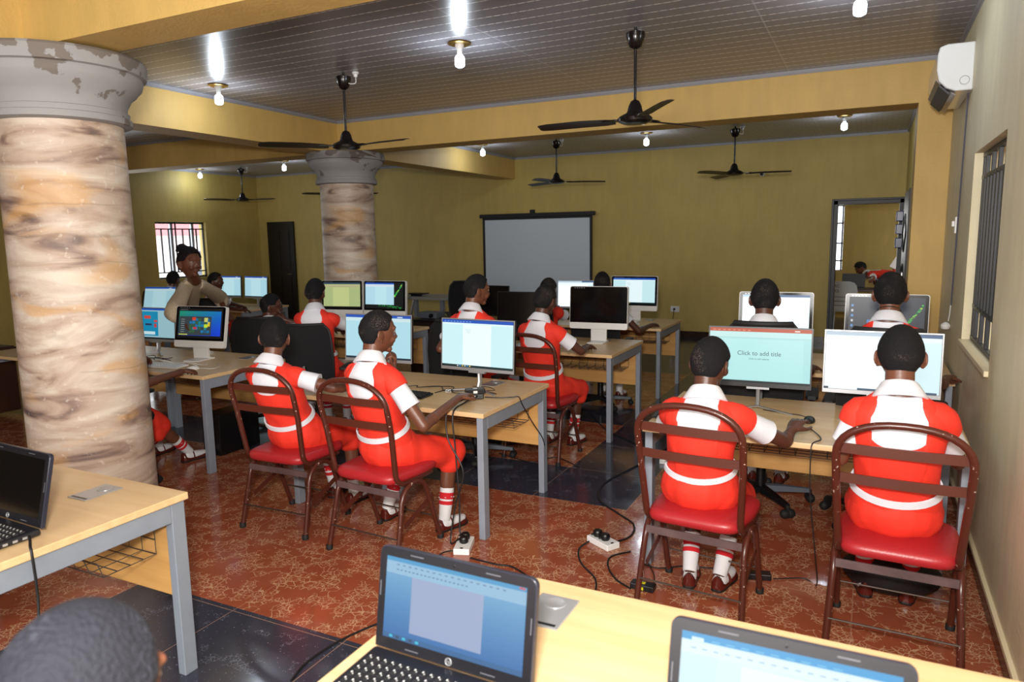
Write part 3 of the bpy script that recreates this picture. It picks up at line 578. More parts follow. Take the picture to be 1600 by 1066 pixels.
def office_chair():
    t = root('office_chair', '', 'office chair', group='black mesh office chairs')
    b = MB(); rings = []
    for z, k in ((.445, .85), (.45, .97), (.475, 1), (.50, .98), (.512, .88), (.515, .5)):
        rings.append([V((.24 * k * math.copysign(abs(math.cos(a)) ** .45, math.cos(a)), .235 * k * math.copysign(abs(math.sin(a)) ** .45, math.sin(a)), z)) for a in [2 * PI * i / 36 for i in range(36)]])
    b.loft(rings); b.obj('seat', M['foam'], t, ang=60)
    b = MB(); n = 16; m_ = 12; vs = []
    def bp_(u, v, o):   # u -1..1, v 0..1
        wd = (.205 + .03 * math.sin(v * PI) - .0 * v) * (1 - .25 * max(0, (v - .86) / .14) ** 2) * (1 - .2 * max(0, (.1 - v) / .1) ** 2)
        return V((u * wd, -.235 - .055 * math.sin(v * 2.6) + .045 * (u * u) - .02 * v + o, .52 + v * .595))
    f = [[bp_(-1 + 2 * i / n, j / m_, .012) for i in range(n + 1)] for j in range(m_ + 1)]; k_ = [[bp_(-1 + 2 * i / n, j / m_, -.012) for i in range(n + 1)] for j in range(m_ + 1)]
    b.loft([f[j] + list(reversed(k_[j])) for j in range(m_ + 1)]); b.obj('backrest', M['mesh'], t, ang=50)
    b = MB(); b.tube([bp_(-1 + 2 * i / 12, .985, -.004) for i in range(13)], .017, 8, flat=1); b.tube([bp_(-1, j / 10, 0) for j in range(11)], .012, 8, up=(1, 0, 0)); b.tube([bp_(1, j / 10, 0) for j in range(11)], .012, 8, up=(1, 0, 0)); b.obj('back_frame', M['blackm'], t)
    b = MB(); b.tube(spline([(0, -.05, .43), (0, -.2, .42), (0, -.31, .48), (0, -.325, .62), (0, -.31, .74)], 5), .022, 8, flat=.6); b.obj('back_support', M['black'], t)
    for s in (-1, 1):
        b = MB(); b.tube([(s * .2, 0, .44), (s * .275, -.01, .45), (s * .285, -.02, .52), (s * .285, -.02, .68)], .017, 8); a_ = b.obj('armrest', M['black'], t)
        b = MB(); b.loft([[V((s * .285 + u * .038 * q, y, .685 + v * .011)) for u, v in ((-1, -.6), (-1, .6), (-.8, 1), (.8, 1), (1, .6), (1, -.6), (.8, -1), (-.8, -1))] for y, q in ((-.155, .6), (-.14, .95), (0, 1), (.1, 1), (.125, .6))]); b.obj('arm_pad', M['blackm'], a_)
    b = MB(); b.lathe((0, 0, 0), [(.03, .07), (.03, .26), (.016, .265), (.016, .41), (.06, .42), (.06, .44)], 18); b.obj('gas_lift', M['black'], t)
    b = MB(); b.tube([(.06, -.02, .42), (.24, -.05, .41)], .007, 6); b.cap((.24, -.05, .41), (.27, -.055, .41), .016, .016); b.obj('tilt_lever', M['greyplastic'], t)
    for k in range(5):
        R_ = Matrix.Rotation(k * 2 * PI / 5 + .3, 3, 'Z'); b = MB()
        b.loft([[R_ @ V((x, u * wd, z + v * h)) for u, v in ((-1, -1), (1, -1), (.8, 1), (-.8, 1))] for x, wd, z, h in ((.02, .03, .085, .02), (.15, .024, .082, .017), (.31, .017, .072, .012))]); l_ = b.obj('base_leg', M['greyplastic'] if k == 0 else M['black'], t, False, .003)
        b = MB()
        for s in (-1, 1): c = R_ @ V((.31, s * .016, .028)); ax = R_ @ V((0, 1, 0)); b.cap(c - ax * .006, c + ax * .006, .027, .027, 14)
        c = R_ @ V((.31, 0, .055)); b.cap(c, c + V((0, 0, .012)), .012, .012, 8); b.obj('caster', M['rubber'], l_)
    return t
OC = office_chair()
och = [((-4.83, 3.20), 6, 'black office chair with armrests partly hidden by the near column'), ((-.57, 4.72), 3, 'black office chair behind the orange title screen'),
       ((.11, 4.62), -2, 'black office chair behind the desk nearest the right wall window'), ((-4.32, 4.78), 24, 'large black mesh office chair in front of the yellow screen'),
       ((-5.12, 5.05), 15, 'black office chair of the pupil with glasses'), ((-2.76, 4.84), -4, 'black office chair behind the brightest white monitor of the middle desk'),
       ((-2.42, 6.86), 8, 'black office chair at the far desk before the back wall socket'), ((-3.0, 6.70), 0, 'black office chair behind the pupil at the dark white-framed computer'),
       ((-5.05, 8.75), -140, 'empty black office chair turned sideways near the back wall'), ((-8.85, 6.92), 10, 'black office chair at the far left under the barred window')]
for i, ((x, y), a, lb) in enumerate(och):
    if i == 0: OC.location = (x, y, 0); OC.rotation_euler = (0, 0, math.radians(a)); OC['label'] = lb
    else:
        k_ = copytree(OC, (x, y, 0), math.radians(a), lb)
        k_.scale = (1, 1, .93 if i in (3, 4) else (1.075 if i in (1, 2) else 1))
t = root('visitor_chair', 'black padded chair with chrome legs in front of the standing teacher\'s right side', 'chair', (-7.72, 6.78, 0), math.radians(10))
t['label'] = 'black padded visitor chair with chrome legs, beside the standing woman in beige'
b = MB(); b.b2((-.24, -.22, .42), (.24, .24, .48)); b.obj('seat', M['foam'], t, False, .02)
b = MB(); b.box((0, -.26, .90), (.62, .05, .20), Matrix.Rotation(.12, 3, 'X')); b.obj('backrest', M['foam'], t, False, .02)
b = MB(); b.box((0, -.285, 1.0), (.64, .03, .035)); b.obj('back_rail', M['black'], t, False, .008)
for s in (-1, 1): b = MB(); b.tube(spline([(s * .27, -.28, .9), (s * .26, -.22, .5), (s * .26, -.2, .40), (s * .26, .2, .42), (s * .26, .25, .2), (s * .26, .26, .02), (s * .26, -.2, .015)], 5), .012, 8); b.obj('leg', M['chrome'], t)

# ---------------------------------------------------------------- screens
def display(kind, w_, h_, y=-.0, e=1.0):
    """quads in screen units 0..1, each layer a hair in front of the last"""
    q = []; c = lambda x0, y0, x1, y1, col: q.append((x0, y0, x1, y1, col))
    bl = (24, 78, 176)
    if kind == 'word':
        c(0, 0, 1, 1, (196, 232, 236)); c(0, .935, 1, 1, bl); c(0, .90, 1, .935, (216, 238, 242)); c(.30, .045, .70, .90, (228, 246, 248)); c(0, 0, 1, .045, (14, 40, 44)); c(0, 0, .02, .045, (8, 8, 8))
        for i in range(6): c(.22 + i * .035, .012, .24 + i * .035, .034, ((200, 210, 220), (60, 150, 220), (230, 200, 90))[i % 3])
        for i in range(9): c(.03 + i * .045, .955, .055 + i * .045, .97, (120, 160, 220))
        for i in range(4): c(.33 + .01 * i, .80 - i * .025, .42 - .02 * (i % 2), .804 - i * .025, (120, 140, 150))
    elif kind == 'wordblue':
        c(0, 0, 1, 1, (170, 214, 226)); c(0, .94, 1, 1, bl); c(0, .86, 1, .94, (196, 222, 228)); c(0, 0, 1, .04, (20, 40, 60)); c(.28, .04, .72, .86, (184, 224, 232)); c(.80, .955, .88, .975, (210, 225, 240))
    elif kind == 'white':
        c(0, 0, 1, 1, (236, 246, 250)); c(0, .94, 1, 1, (170, 190, 205)); c(.55, .94, 1, 1, (70, 96, 130)); c(0, .86, 1, .94, (222, 234, 238)); c(.7, .0, 1, .86, (206, 232, 236)); c(.30, 0, .98, .035, (70, 90, 110)); c(0, 0, .04, .035, (60, 70, 84))
    elif kind == 'ppt':
        c(0, 0, 1, 1, (166, 216, 216)); c(0, .935, 1, 1, (176, 62, 22)); c(0, .83, 1, .935, (184, 222, 220)); c(.14, .06, .93, .80, (172, 222, 221)); c(0, 0, 1, .04, (16, 30, 34)); c(.84, .955, .89, .975, (236, 220, 210)); c(0, .825, 1, .832, (150, 190, 190))
        for i in range(8): c(.03 + i * .05, .955, .06 + i * .05, .968, (214, 140, 110))
    elif kind == 'tiles':
        c(0, 0, 1, 1, (8, 10, 14)); n = 12
        for i in range(n):
            for j in range(8):
                u = i / n; v = j / 8; c(.03 + .94 * u, .08 + .83 * v, .03 + .94 * (u + 1 / n), .08 + .83 * (v + .125), (int(8 + 20 * (1 - u)), int(60 + 90 * v * (1 - .4 * u)), int(110 + 110 * u * (1 - .3 * v))))
        c(.04, .10, .76, .73, (52, 62, 66)); r = random.Random(3)
        for i in range(7):
            for j in range(5):
                if r.random() < .8: c(.27 + i * .066, .18 + j * .1, .328 + i * .066, .268 + j * .1, r.choice([(20, 110, 160), (20, 120, 170), (30, 90, 130), (16, 130, 140), (50, 90, 60)]))
        c(.33, .60, .41, .70, (210, 60, 40)); c(.60, .55, .68, .69, (200, 200, 110)); c(.60, .36, .68, .47, (190, 220, 50)); c(.68, .40, .73, .55, (220, 190, 40)); c(.36, .30, .44, .37, (200, 50, 60)); c(.04, .10, .24, .135, (190, 190, 80))
        for j in range(7): c(.08, .2 + j * .07, .16, .212 + j * .07, (160, 170, 175))
        for j in range(6): c(.05 + j * .03, .945, .07 + j * .03, .96, (120, 125, 130))
    elif kind == 'game':
        c(0, 0, 1, 1, (150, 190, 200)); c(0, .94, 1, 1, (24, 78, 176)); c(0, .10, .60, .90, (14, 136, 176)); c(.26, .66, .42, .76, (206, 70, 60)); c(.28, .44, .44, .50, (40, 40, 80)); c(.50, .55, .58, .62, (206, 70, 60)); c(.5, .38, .56, .5, (200, 60, 60)); c(.1, .14, .52, .24, (200, 226, 230)); c(0, 0, 1, .05, (14, 20, 28))
    elif kind == 'olive':
        c(0, 0, 1, 1, (176, 190, 130)); c(0, .93, 1, 1, (46, 74, 92)); c(0, .8, 1, .93, (188, 190, 140)); c(.26, .05, .7, .8, (196, 206, 140)); c(0, 0, 1, .05, (14, 16, 18)); c(0, .83, 1, .845, (176, 150, 120))
    elif kind in ('streak', 'desktop'):
        bg = (10, 14, 14) if kind == 'streak' else (52, 58, 68); c(0, 0, 1, 1, bg)
        rr_ = random.Random(11)
        for i in range(170):
            u = rr_.random(); o_ = rr_.gauss(0, .045) * (1.3 - u * .6); x = min(.97, .62 + .34 * u + o_ * .3); z = ((.30 + .62 * u ** 1.5) if kind == 'streak' else (.05 + .70 * u ** 1.2)) + o_; s_ = .006 + .010 * rr_.random()
            if 0 < z < .97: c(x - s_, z - s_, x + s_, z + s_ * 1.4, ((60, 190, 70), (170, 214, 70), (30, 140, 80), (20, 90, 60))[i % 4])
        if kind == 'streak':
            for i in range(60): u = rr_.random(); x = .35 + .6 * u; z = max(.01, .16 - .13 * u + rr_.gauss(0, .03)); c(x - .008, z - .008, x + .008, z + .010, (30, 170, 70))
        if kind == 'streak': c(0, .15, .76, .94, (176, 216, 230)); c(0, .94, .76, 1, bl); c(.26, .15, .56, .84, (186, 226, 236)); c(0, .84, .76, .94, (205, 222, 232))
        else:
            for j in range(5): c(.03, .75 - j * .13, .06, .81 - j * .13, ((90, 150, 210), (200, 205, 210))[j % 2])
            c(.25, .30, .45, .42, (60, 130, 200))
    elif kind == 'bluedoc':
        n = 26
        for j in range(n): v = (j + .5) / n; c(0, j / n, 1, (j + 1) / n, tuple(int(a + (b_ - a) * v) for a, b_ in zip((34, 104, 170), (120, 176, 212))))
        c(.20, .12, .72, .80, (150, 166, 200)); c(0, .80, 1, .985, (140, 184, 214)); c(0, .95, 1, 1, (60, 150, 200)); c(.95, .97, .99, .995, (190, 90, 100)); c(0, 0, 1, .06, (30, 96, 150))
        for i in range(5): c(.05 + i * .05, .015, .075 + i * .05, .045, (40, 190, 220) if i % 2 == 0 else (20, 60, 90))
        for i in range(18): c(.08 + i * .045, .91, .10 + i * .045, .922, (80, 110, 150)); c(.08 + i * .03, .85, .095 + i * .03, .862, (70, 100, 140))
    elif kind == 'cyandoc':
        c(0, 0, 1, 1, (206, 232, 240)); c(0, .925, 1, 1, (44, 150, 208)); c(.05, .905, .11, .96, (206, 232, 240)); c(0, .80, 1, .905, (212, 234, 242)); c(0, .3, .18, .80, (200, 228, 238)); c(0, 0, 1, .05, (20, 60, 100)); c(.3, .1, .75, .78, (222, 240, 246))
        for i in range(9): c(.15 + i * .07, .94, .19 + i * .07, .95, (110, 190, 228))
        for i in range(16): c(.05 + i * .055, .85, .075 + i * .055, .862, (150, 180, 200))
    elif kind == 'off': c(0, 0, 1, 1, (9, 9, 10))
    m = MB(); cols = []; ms = []
    for i, (x0, y0, x1, y1, col) in enumerate(q):
        if col not in cols: cols.append(col); ms.append(M['gblack'] if kind == 'off' else em('%02x%02x%02x' % tuple(col), col, e))
        z = y - .00012 * (0 if i == 0 else (1 + i * .1)); X = lambda u: (u - .5) * w_
        m.quad((X(x0), z, y0 * h_), (X(x1), z, y0 * h_), (X(x1), z, y1 * h_), (X(x0), z, y1 * h_), cols.index(col))
    return m, ms
def add_display(kind, w_, h_, parent, loc, rot=(0, 0, 0), e=1.0):
    m, ms = display(kind, w_, h_, 0, e); me = m.mesh('display'); o = link('display', me, ms, parent); o.location = loc; o.rotation_euler = rot; return o
def monitor(x, y, rz, kind, label, style='silver', e=1.0, w_=.55, h_=.335, zb=.125, tilt=-4):
    """desk monitor facing local -y; silver or black bezel, or white all-in-one with chin"""
    t = root('all_in_one_computer' if style == 'white' else 'monitor', label, 'computer' if style == 'white' else 'monitor', (x, y, .75), math.radians(rz), 'desktop screens on the desks')
    R_ = Matrix.Rotation(math.radians(tilt), 3, 'X')
    def T(b): b.v = [tuple(R_ @ V(p) + V((0, 0, zb))) for p in b.v]; return b
    fm = {'silver': M['silver'], 'black': M['black'], 'white': M['white']}[style]
    if style == 'white':
        ch = .058; b = MB()
        n = 6; rr = .018; H_ = h_ + ch; pts = []
        for cx, cz, a0 in ((w_ / 2 - rr, rr, -PI / 2), (w_ / 2 - rr, H_ - rr, 0), (-w_ / 2 + rr, H_ - rr, PI / 2), (-w_ / 2 + rr, rr, PI)):
            pts += [(cx + rr * math.cos(a0 + PI / 2 * i / n), cz + rr * math.sin(a0 + PI / 2 * i / n)) for i in range(n + 1)]
        T(b.prism(pts, 0, .035, 'y')).obj('casing', M['white'], t, True, 0, 30)
        b = MB(); pts2 = [(px * .985, max(pz, ch) if pz < ch else pz - .004) for px, pz in pts]; T(b.prism(pts2, -.002, .001, 'y')).obj('bezel', M['gblack'], t, False)
        dw, dh, dz = w_ * .90, h_ * .86, ch + h_ * .07
        b = MB()
        for k in range(5): b.b2((-w_ * .42 + k * .022, -.003, H_ - .018), (-w_ * .42 + k * .022 + .010, -.002, H_ - .013))
        T(b).obj('indicator_icons', M['silver'], t, False)
        b = MB(); b.prism([(.10, .006), (.02, .012), (.02, .10), (.035, .16), (.045, .16), (.045, .02), (.10, .012)], -.075, .075, 'x'); b.b2((-.075, -.1, 0), (.075, .10, .010)); b.obj('stand', M['white'], t, False, .003)
    else:
        b = MB(); b.b2((-w_ / 2, 0, 0), (w_ / 2, .022, h_)); b.b2((-w_ / 2 + .08, .022, .05), (w_ / 2 - .08, .045, h_ - .08)); T(b).obj('casing', M['black'] if kind != 'back' else M['blackm'], t, False, .004)
        b = MB(); f = .006; c_ = .02
        for p, q in (((-w_ / 2, -.003, 0), (w_ / 2, .0, c_)), ((-w_ / 2, -.003, h_ - f), (w_ / 2, 0, h_)), ((-w_ / 2, -.003, c_), (-w_ / 2 + f, 0, h_ - f)), ((w_ / 2 - f, -.003, c_), (w_ / 2, 0, h_ - f))): b.b2(p, q)
        T(b).obj('bezel', fm, t, False)
        dw, dh, dz = w_ - .016, h_ - .03, .022
        if style == 'silver' or kind == 'ppt':
            fm = M['silver']; b = MB(); b.tube([(0, .035, zb + .05), (0, .035, .05), (0, .02, .015)], .012, 8, flat=1.8); b.obj('stand', fm, t)
            for s in (-1, 1): b = MB(); b.loft([[V((s * x, y, z + k)) + V((0, j, 0)) for j, k in ((-.009, 0), (.009, 0), (.009, .006), (-.009, .006))] for x, y, z in ((0, .03, .008), (.10, -.04, .004), (.19, -.10, .001))]); b.obj('foot', fm, t, False)
            b = MB(); T(b.b2((-.06, -.004, -.012), (.06, .02, .0))).obj('lower_bar', fm, t, False)
        else:
            b = MB(); b.b2((-.03, .03, .01), (.03, .045, zb + .08)); b.obj('stand', fm, t, False, .003); b = MB(); b.b2((-.11, -.06, 0), (.11, .10, .012)); b.obj('foot', fm, t, False, .004)
    loc = R_ @ V((0, -.0045, dz)) + V((0, 0, zb))
    d = add_display(kind, dw, dh, t, loc, (math.radians(tilt), 0, 0), e)
    return t, d
mB2, d_ = monitor(-2.235, 3.96, -3, 'word', 'brightest white silver-framed monitor on the middle desk', e=1.0)
monitor(-3.06, 4.02, 3, 'wordblue', 'pale blue silver-framed monitor behind the pupil with a hand on the chin', e=.95)
mR1, dR1 = monitor(-.53, 4.12, 3, 'ppt', 'monitor with an orange bar and a click to add title slide', 'black', e=1.0)
text('Click to add title', .034, em('3c6070', (70, 110, 116), .6), dR1, (0, -.0006, .165), (PI / 2, 0, 0), 'slide_title')
text('Click to add subtitle', .013, em('3c6070', (70, 110, 116), .6), dR1, (0, -.0006, .135), (PI / 2, 0, 0), 'slide_subtitle')
monitor(.075, 4.13, 0, 'white', 'white silver-framed monitor closest to the right wall, behind a pupil\'s head', e=1.02)
monitor(-2.22, 6.22, 3, 'off', 'white all-in-one computer with a dark screen on the desk behind the middle one', 'white')
monitor(-2.95, 6.15, 2, 'off', 'plain black monitor left of the dark white-framed computer', 'black')
monitor(-3.07, 7.95, 4, 'white', 'very bright monitor at the far desk before the projection screen', 'silver', e=1.05)
monitor(-2.40, 7.92, -2, 'word', 'white all-in-one with a pale green screen before the back wall socket', 'white', e=.9)
monitor(-.65, 5.92, 2, 'white', 'overexposed white all-in-one on the rear right desk, left of the doorway', 'white', e=1.3)
monitor(.12, 5.90, 0, 'desktop', 'all-in-one with a dark desktop and green streak near the doorway', 'white', e=.8)
monitor(-5.43, 6.5, 9, 'olive', 'all-in-one with a yellow green page in front of the rear column', 'white', e=.8, w_=.53)
monitor(-4.87, 6.55, 2, 'streak', 'all-in-one with a blue page and green streaks right of the yellow one', 'white', e=.9, w_=.56)
monitor(-5.0, 4.14, 8, 'tiles', 'white all-in-one showing colour tiles on a blue desktop beside the near column', 'white', e=.85, w_=.51, h_=.29, zb=.105, tilt=-12)
monitor(-5.68, 4.25, 4, 'game', 'monitor with a blue picture half hidden by the near column', 'silver', e=.8, w_=.5, h_=.30, zb=.11)
monitor(-7.72, 5.85, 10, 'wordblue', 'pale tilted monitor right beside the near column, highest of the left pair', 'silver', e=.7, w_=.46, tilt=-14)
monitor(-8.86, 7.98, 6, 'wordblue', 'pale monitor beside the head of the far left pupil facing right', 'silver', e=.85, w_=.46)
monitor(-8.30, 7.98, -4, 'wordblue', 'pale monitor closest to the dark door', 'silver', e=.85, w_=.5)
monitor(-3.75, 6.9, -4, 'off', 'switched-off black monitor left of the projection screen corner', 'black')
t = root('small_table', 'small dark table under the switched-off black monitor behind the middle rows', 'table', (-3.75, 6.9, 0))
b = MB(); b.b2((-.35, -.25, .715), (.35, .25, .75)); b.obj('tabletop', mat('dark_brown_wood', (56, 30, 20)), t, False, .003)
for sx in (-1, 1):
    for sy in (-1, 1): b = MB(); b.box((sx * .31, sy * .21, .357), (.04, .04, .715)); b.obj('leg', M['blackm'], t, False)

# ---------------------------------------------------------------- keyboards, mice
def keyboard(x, y, rz, label, col='black', w_=.43, d=.13):
    t = root('keyboard', label, 'keyboard', (x, y, .75), math.radians(rz)); m_ = M['black'] if col == 'black' else M['white']
    b = MB(); b.prism([(-d / 2, .003), (d / 2, .006), (d / 2, .018), (-d / 2, .010)], -w_ / 2, w_ / 2, 'x'); b.obj('body', m_, t, False, .002)
    b = MB()
    for r in range(5):
        for c_ in range(17):
            yy = -d / 2 + .016 + r * (d - .03) / 4.4; zz = .013 + (yy + d / 2) / d * .008; b.box((-w_ / 2 + .02 + c_ * (w_ - .04) / 16, yy, zz + .002), (.019, .018, .007), None, 0, .82)
    b.obj('keys', M['blackm'] if col == 'black' else mat('pale_keys', (205, 208, 212), .5), t, False); return t
keyboard(-2.63, 3.66, -2, 'black keyboard on the middle desk beside the mouse hand')
keyboard(-.80, 3.76, 1, 'black keyboard on the right desk in front of the slide monitor')
keyboard(-5.02, 3.79, 8, 'white keyboard in front of the colour tile screen', 'white')
keyboard(-2.62, 5.78, 0, 'white keyboard in front of the dark white-framed computer', 'white')
keyboard(-2.45, 7.55, 0, 'white keyboard on the far desk by the back wall socket', 'white')
keyboard(.12, 3.72, 0, 'black keyboard before the pupil nearest the right wall')
def mouse(x, y, rz, label, m_='black', cord=None):
    t = root('mouse', label, 'mouse', (x, y, .75), math.radians(rz)); b = MB(); b.ell((0, 0, .006), (.029, .052, .024), None, 18, 10)
    b.v = [(p[0], p[1], max(p[2], .001)) for p in b.v]; b.obj('body', M[m_], t)
    if cord: b = MB(); b.tube(spline([V(p) - V((0, 0, .75)) if 0 else V(p) for p in cord], 6), .0022, 6); b.obj('cord', M['cord' if m_ == 'black' else 'wcord'], t)
    return t
mouse(-.245, 3.93, 0, 'black mouse under the hand on the right desk', cord=[(0, .05, .006), (-.06, .12, .003), (-.13, .13, .003), (-.25, .17, .003)])
mouse(-2.19, 3.90, -10, 'black mouse under the hand at the middle desk', cord=[(0, .05, .006), (.05, .1, .003), (-.05, .16, .003), (-.15, .12, .003)])
mouse(-4.66, 3.79, -20, 'white mouse under the hand beside the near column', 'white', cord=[(0, .05, .006), (.08, .12, .003), (.02, .2, .003), (-.1, .24, .003), (-.2, .26, .004)])
mouse(-2.27, 5.86, 0, 'white mouse beside the dark white-framed computer', 'white')

# ---------------------------------------------------------------- laptops
def laptop(x, y, rz, kind, label, tilt, e=1.0, w_=.41, d=.26, h_=.255):
    t = root('laptop', label, 'laptop', (x, y, .75), math.radians(rz)); g = mat('laptop_shell', (26, 27, 34), .3)
    b = MB(); b.prism([(-d, .006), (0, .006), (0, .030), (-d, .022), ], -w_ / 2, w_ / 2, 'x'); b.obj('base', g, t, False, .008)
    b = MB()
    for r in range(6):
        for c_ in range(18):
            yy = -.155 + r * .0215; b.box((-w_ / 2 + .026 + c_ * (w_ - .05) / 17.3, yy, .030 + (yy) / d * .008 + .0015), (.0175, .0175, .004), None, 0, .85)
    b.obj('keys', M['blackm'], t, False)
    b = MB()
    for r in range(6):
        for c_ in range(18):
            yy = -.155 + r * .0215; xx = -w_ / 2 + .026 + c_ * (w_ - .05) / 17.3; zz = .030 + yy / d * .008 + .0039; b.box((xx - .003, yy + .002, zz), (.003, .0045, .0004)); b.box((xx + .003, yy - .003, zz), (.002, .003, .0004))
    b.obj('key_letters', M['white'], t, False)
    b = MB(); b.b2((-.06, -d + .02, .0235), (.04, -d + .075, .0245)); b.obj('touchpad', mat('touchpad', (38, 39, 46), .4), t, False)
    b = MB()
    for k in range(4): b.b2((w_ / 2 - .001, -.06 - k * .03, .012), (w_ / 2 + .0006, -.045 - k * .03, .020))
    b.obj('ports', M['silver'], t, False)
    R_ = Matrix.Rotation(math.radians(tilt), 3, 'X'); piv = V((0, .004, .028))
    def T(b): b.v = [tuple(R_ @ V(p) + piv) for p in b.v]; return b
    rr = .018; n = 5; pts = [(-w_ / 2, 0), (w_ / 2, 0)]
    for cx, cz, a0 in ((w_ / 2 - rr, h_ - rr, 0), (-w_ / 2 + rr, h_ - rr, PI / 2)): pts += [(cx + rr * math.cos(a0 + PI / 2 * i / n), cz + rr * math.sin(a0 + PI / 2 * i / n)) for i in range(n + 1)]
    b = MB(); ld = T(b.prism(pts, -.005, .010, 'y')).obj('lid', mat('laptop_lid', (40, 42, 54), .3), t, True, .002)
    b = MB(); T(b.prism([(a * .985, c_ * .985 + .002) for a, c_ in pts], -.0062, -.004, 'y')).obj('bezel', mat('laptop_bezel', (18, 18, 24), .4), t, False)
    for u0, v0, u1, v1 in [(u - .018, z, u + .018, z + .002) for u in (-.10, .10) for z in (h_ - .012, .010)] + [(s * (w_ / 2 - .008) - .001, .12, s * (w_ / 2 - .008) + .001, .155) for s in (-1, 1)]:
        b = MB(); T(b.b2((u0, -.0072, v0), (u1, -.006, v1))).obj('rubber_bumper', mat('grey_rubber', (84, 86, 94), .6), t, False)
    b = MB(); T(b.lathe((0, 0, 0), [(.0075, 0), (.0075, .001)], 20)); b.v = []; b = MB()
    for i in range(1): b.tube([V((.0078 * math.cos(a), -.0068, .013 + .0078 * math.sin(a))) for a in [k * PI / 12 for k in range(24)]], .0011, 6, closed=True)
    lg = T(b).obj('logo_ring', M['silver'], t)
    tx = text('hp', .012, M['silver'], t, R_ @ V((0, -.0066, .0135)) + piv, (PI / 2 + math.radians(tilt), 0, 0), 'logo_letters', .0002)
    b = MB(); T(b.ell((0, -.0065, h_ - .012), (.003, .001, .003))).obj('webcam', M['gblack'], t)
    add_display(kind, w_ - .044, h_ - .05, t, R_ @ V((0, -.0068, .028)) + piv, (math.radians(tilt), 0, 0), e); return t
laptop(-.797, 1.253, -1.5, 'bluedoc', 'open black laptop with a blue document in the bottom centre foreground', -9.5, .9, h_=.238)
laptop(-.099, 1.212, 1, 'cyandoc', 'open black laptop with a pale document at the bottom right foreground', -15.5, 1.0, h_=.238)
laptop(-2.66, 1.355, -2, 'off', 'open black laptop with a dark screen at the left edge', -13, h_=.25)
# ---------------------------------------------------------------- people
def rotz(a): return Matrix.Rotation(a, 3, 'Z')
def ik(a, b, l1, l2, pole):
    d = b - a; L = d.length; s = max(1.0, L / (l1 + l2) * 1.002); l1 *= s; l2 *= s
    u = d / L; x = (l1 * l1 - l2 * l2 + L * L) / (2 * L); h = math.sqrt(max(l1 * l1 - x * x, 0)); p = pole - u * pole.dot(u); p.normalize(); return a + u * x + p * h
def hand(b, w_, f, nrm, side, pose, k=1.0, capf=None):
    """w_ wrist, f direction of the palm, nrm palm-side normal (down), side +1 when the thumb leaves to +lat"""
    f = f.normalized(); nrm = (nrm - f * nrm.dot(f)).normalized(); lat = f.cross(nrm).normalized() * side
    r0 = []
    for t, a_, c_ in ((-.01, .023, .018), (.02, .028, .017), (.05, .036, .015), (.075, .038, .013), (.088, .034, .010)):
        r0.append([w_ + f * t * k + lat * a_ * k * math.cos(q) + nrm * c_ * k * math.sin(q) for q in [2 * PI * i / 14 for i in range(14)]])
    b.loft(r0)
    curl = {'mouse': (.25, .45, .5), 'flat': (.10, .15, .15), 'fist': (1.2, 1.5, 1.2), 'relax': (.4, .5, .45), 'chin': (1.0, 1.3, .9)}[pose]
    for i, (o, L) in enumerate(((.028, .070), (.0095, .078), (-.0095, .073), (-.027, .058))):
        p = w_ + f * .080 * k + lat * o * k; a = 0; sp = (o / .03) * .10
        for j, q in enumerate((.42, .32, .26)):
            a += curl[j] * (1 + .08 * (i - 1)); d = (f * math.cos(a) + nrm * math.sin(a) + lat * sp).normalized()
            e = p + d * L * q * k; r1, r2 = (.0092, .0084) if j == 0 else ((.0084, .0077) if j == 1 else (.0077, .0066)); b.cap(p, e, r1 * k, r2 * k, 8); p = e
    p = w_ + f * .025 * k + lat * .024 * k
    for d, L, r1, r2 in ((lat * .65 + f * .65 + nrm * .35, .04, .013, .010), (lat * .25 + f * .9 + nrm * .35, .03, .010, .009), (f * .95 - lat * .1 + nrm * .3, .025, .009, .0075)):
        e = p + d.normalized() * L * k; b.cap(p, e, r1 * k, r2 * k, 8); p = e
def headpt(az, el, off=0.0, s=1.0):
    d = V((math.cos(el) * math.sin(az), math.cos(el) * math.cos(az), math.sin(el)))
    rx, ry, rz = .072, .092, .108
    p = V((d.x * rx, d.y * ry, d.z * rz))
    if p.z < 0:
        t = min(1, -p.z / .108); p.x *= 1 - .34 * t ** 1.6
        if p.y < 0: p.y *= 1 - .42 * t
        else: p.y *= 1 - .12 * t
    else:
        if p.y < 0: p.y *= 1.03
    if p.y > 0: p.y *= .95
    n = V((d.x / rx, d.y / ry, d.z / rz)).normalized()
    return (p + n * off) * s
HUP = []
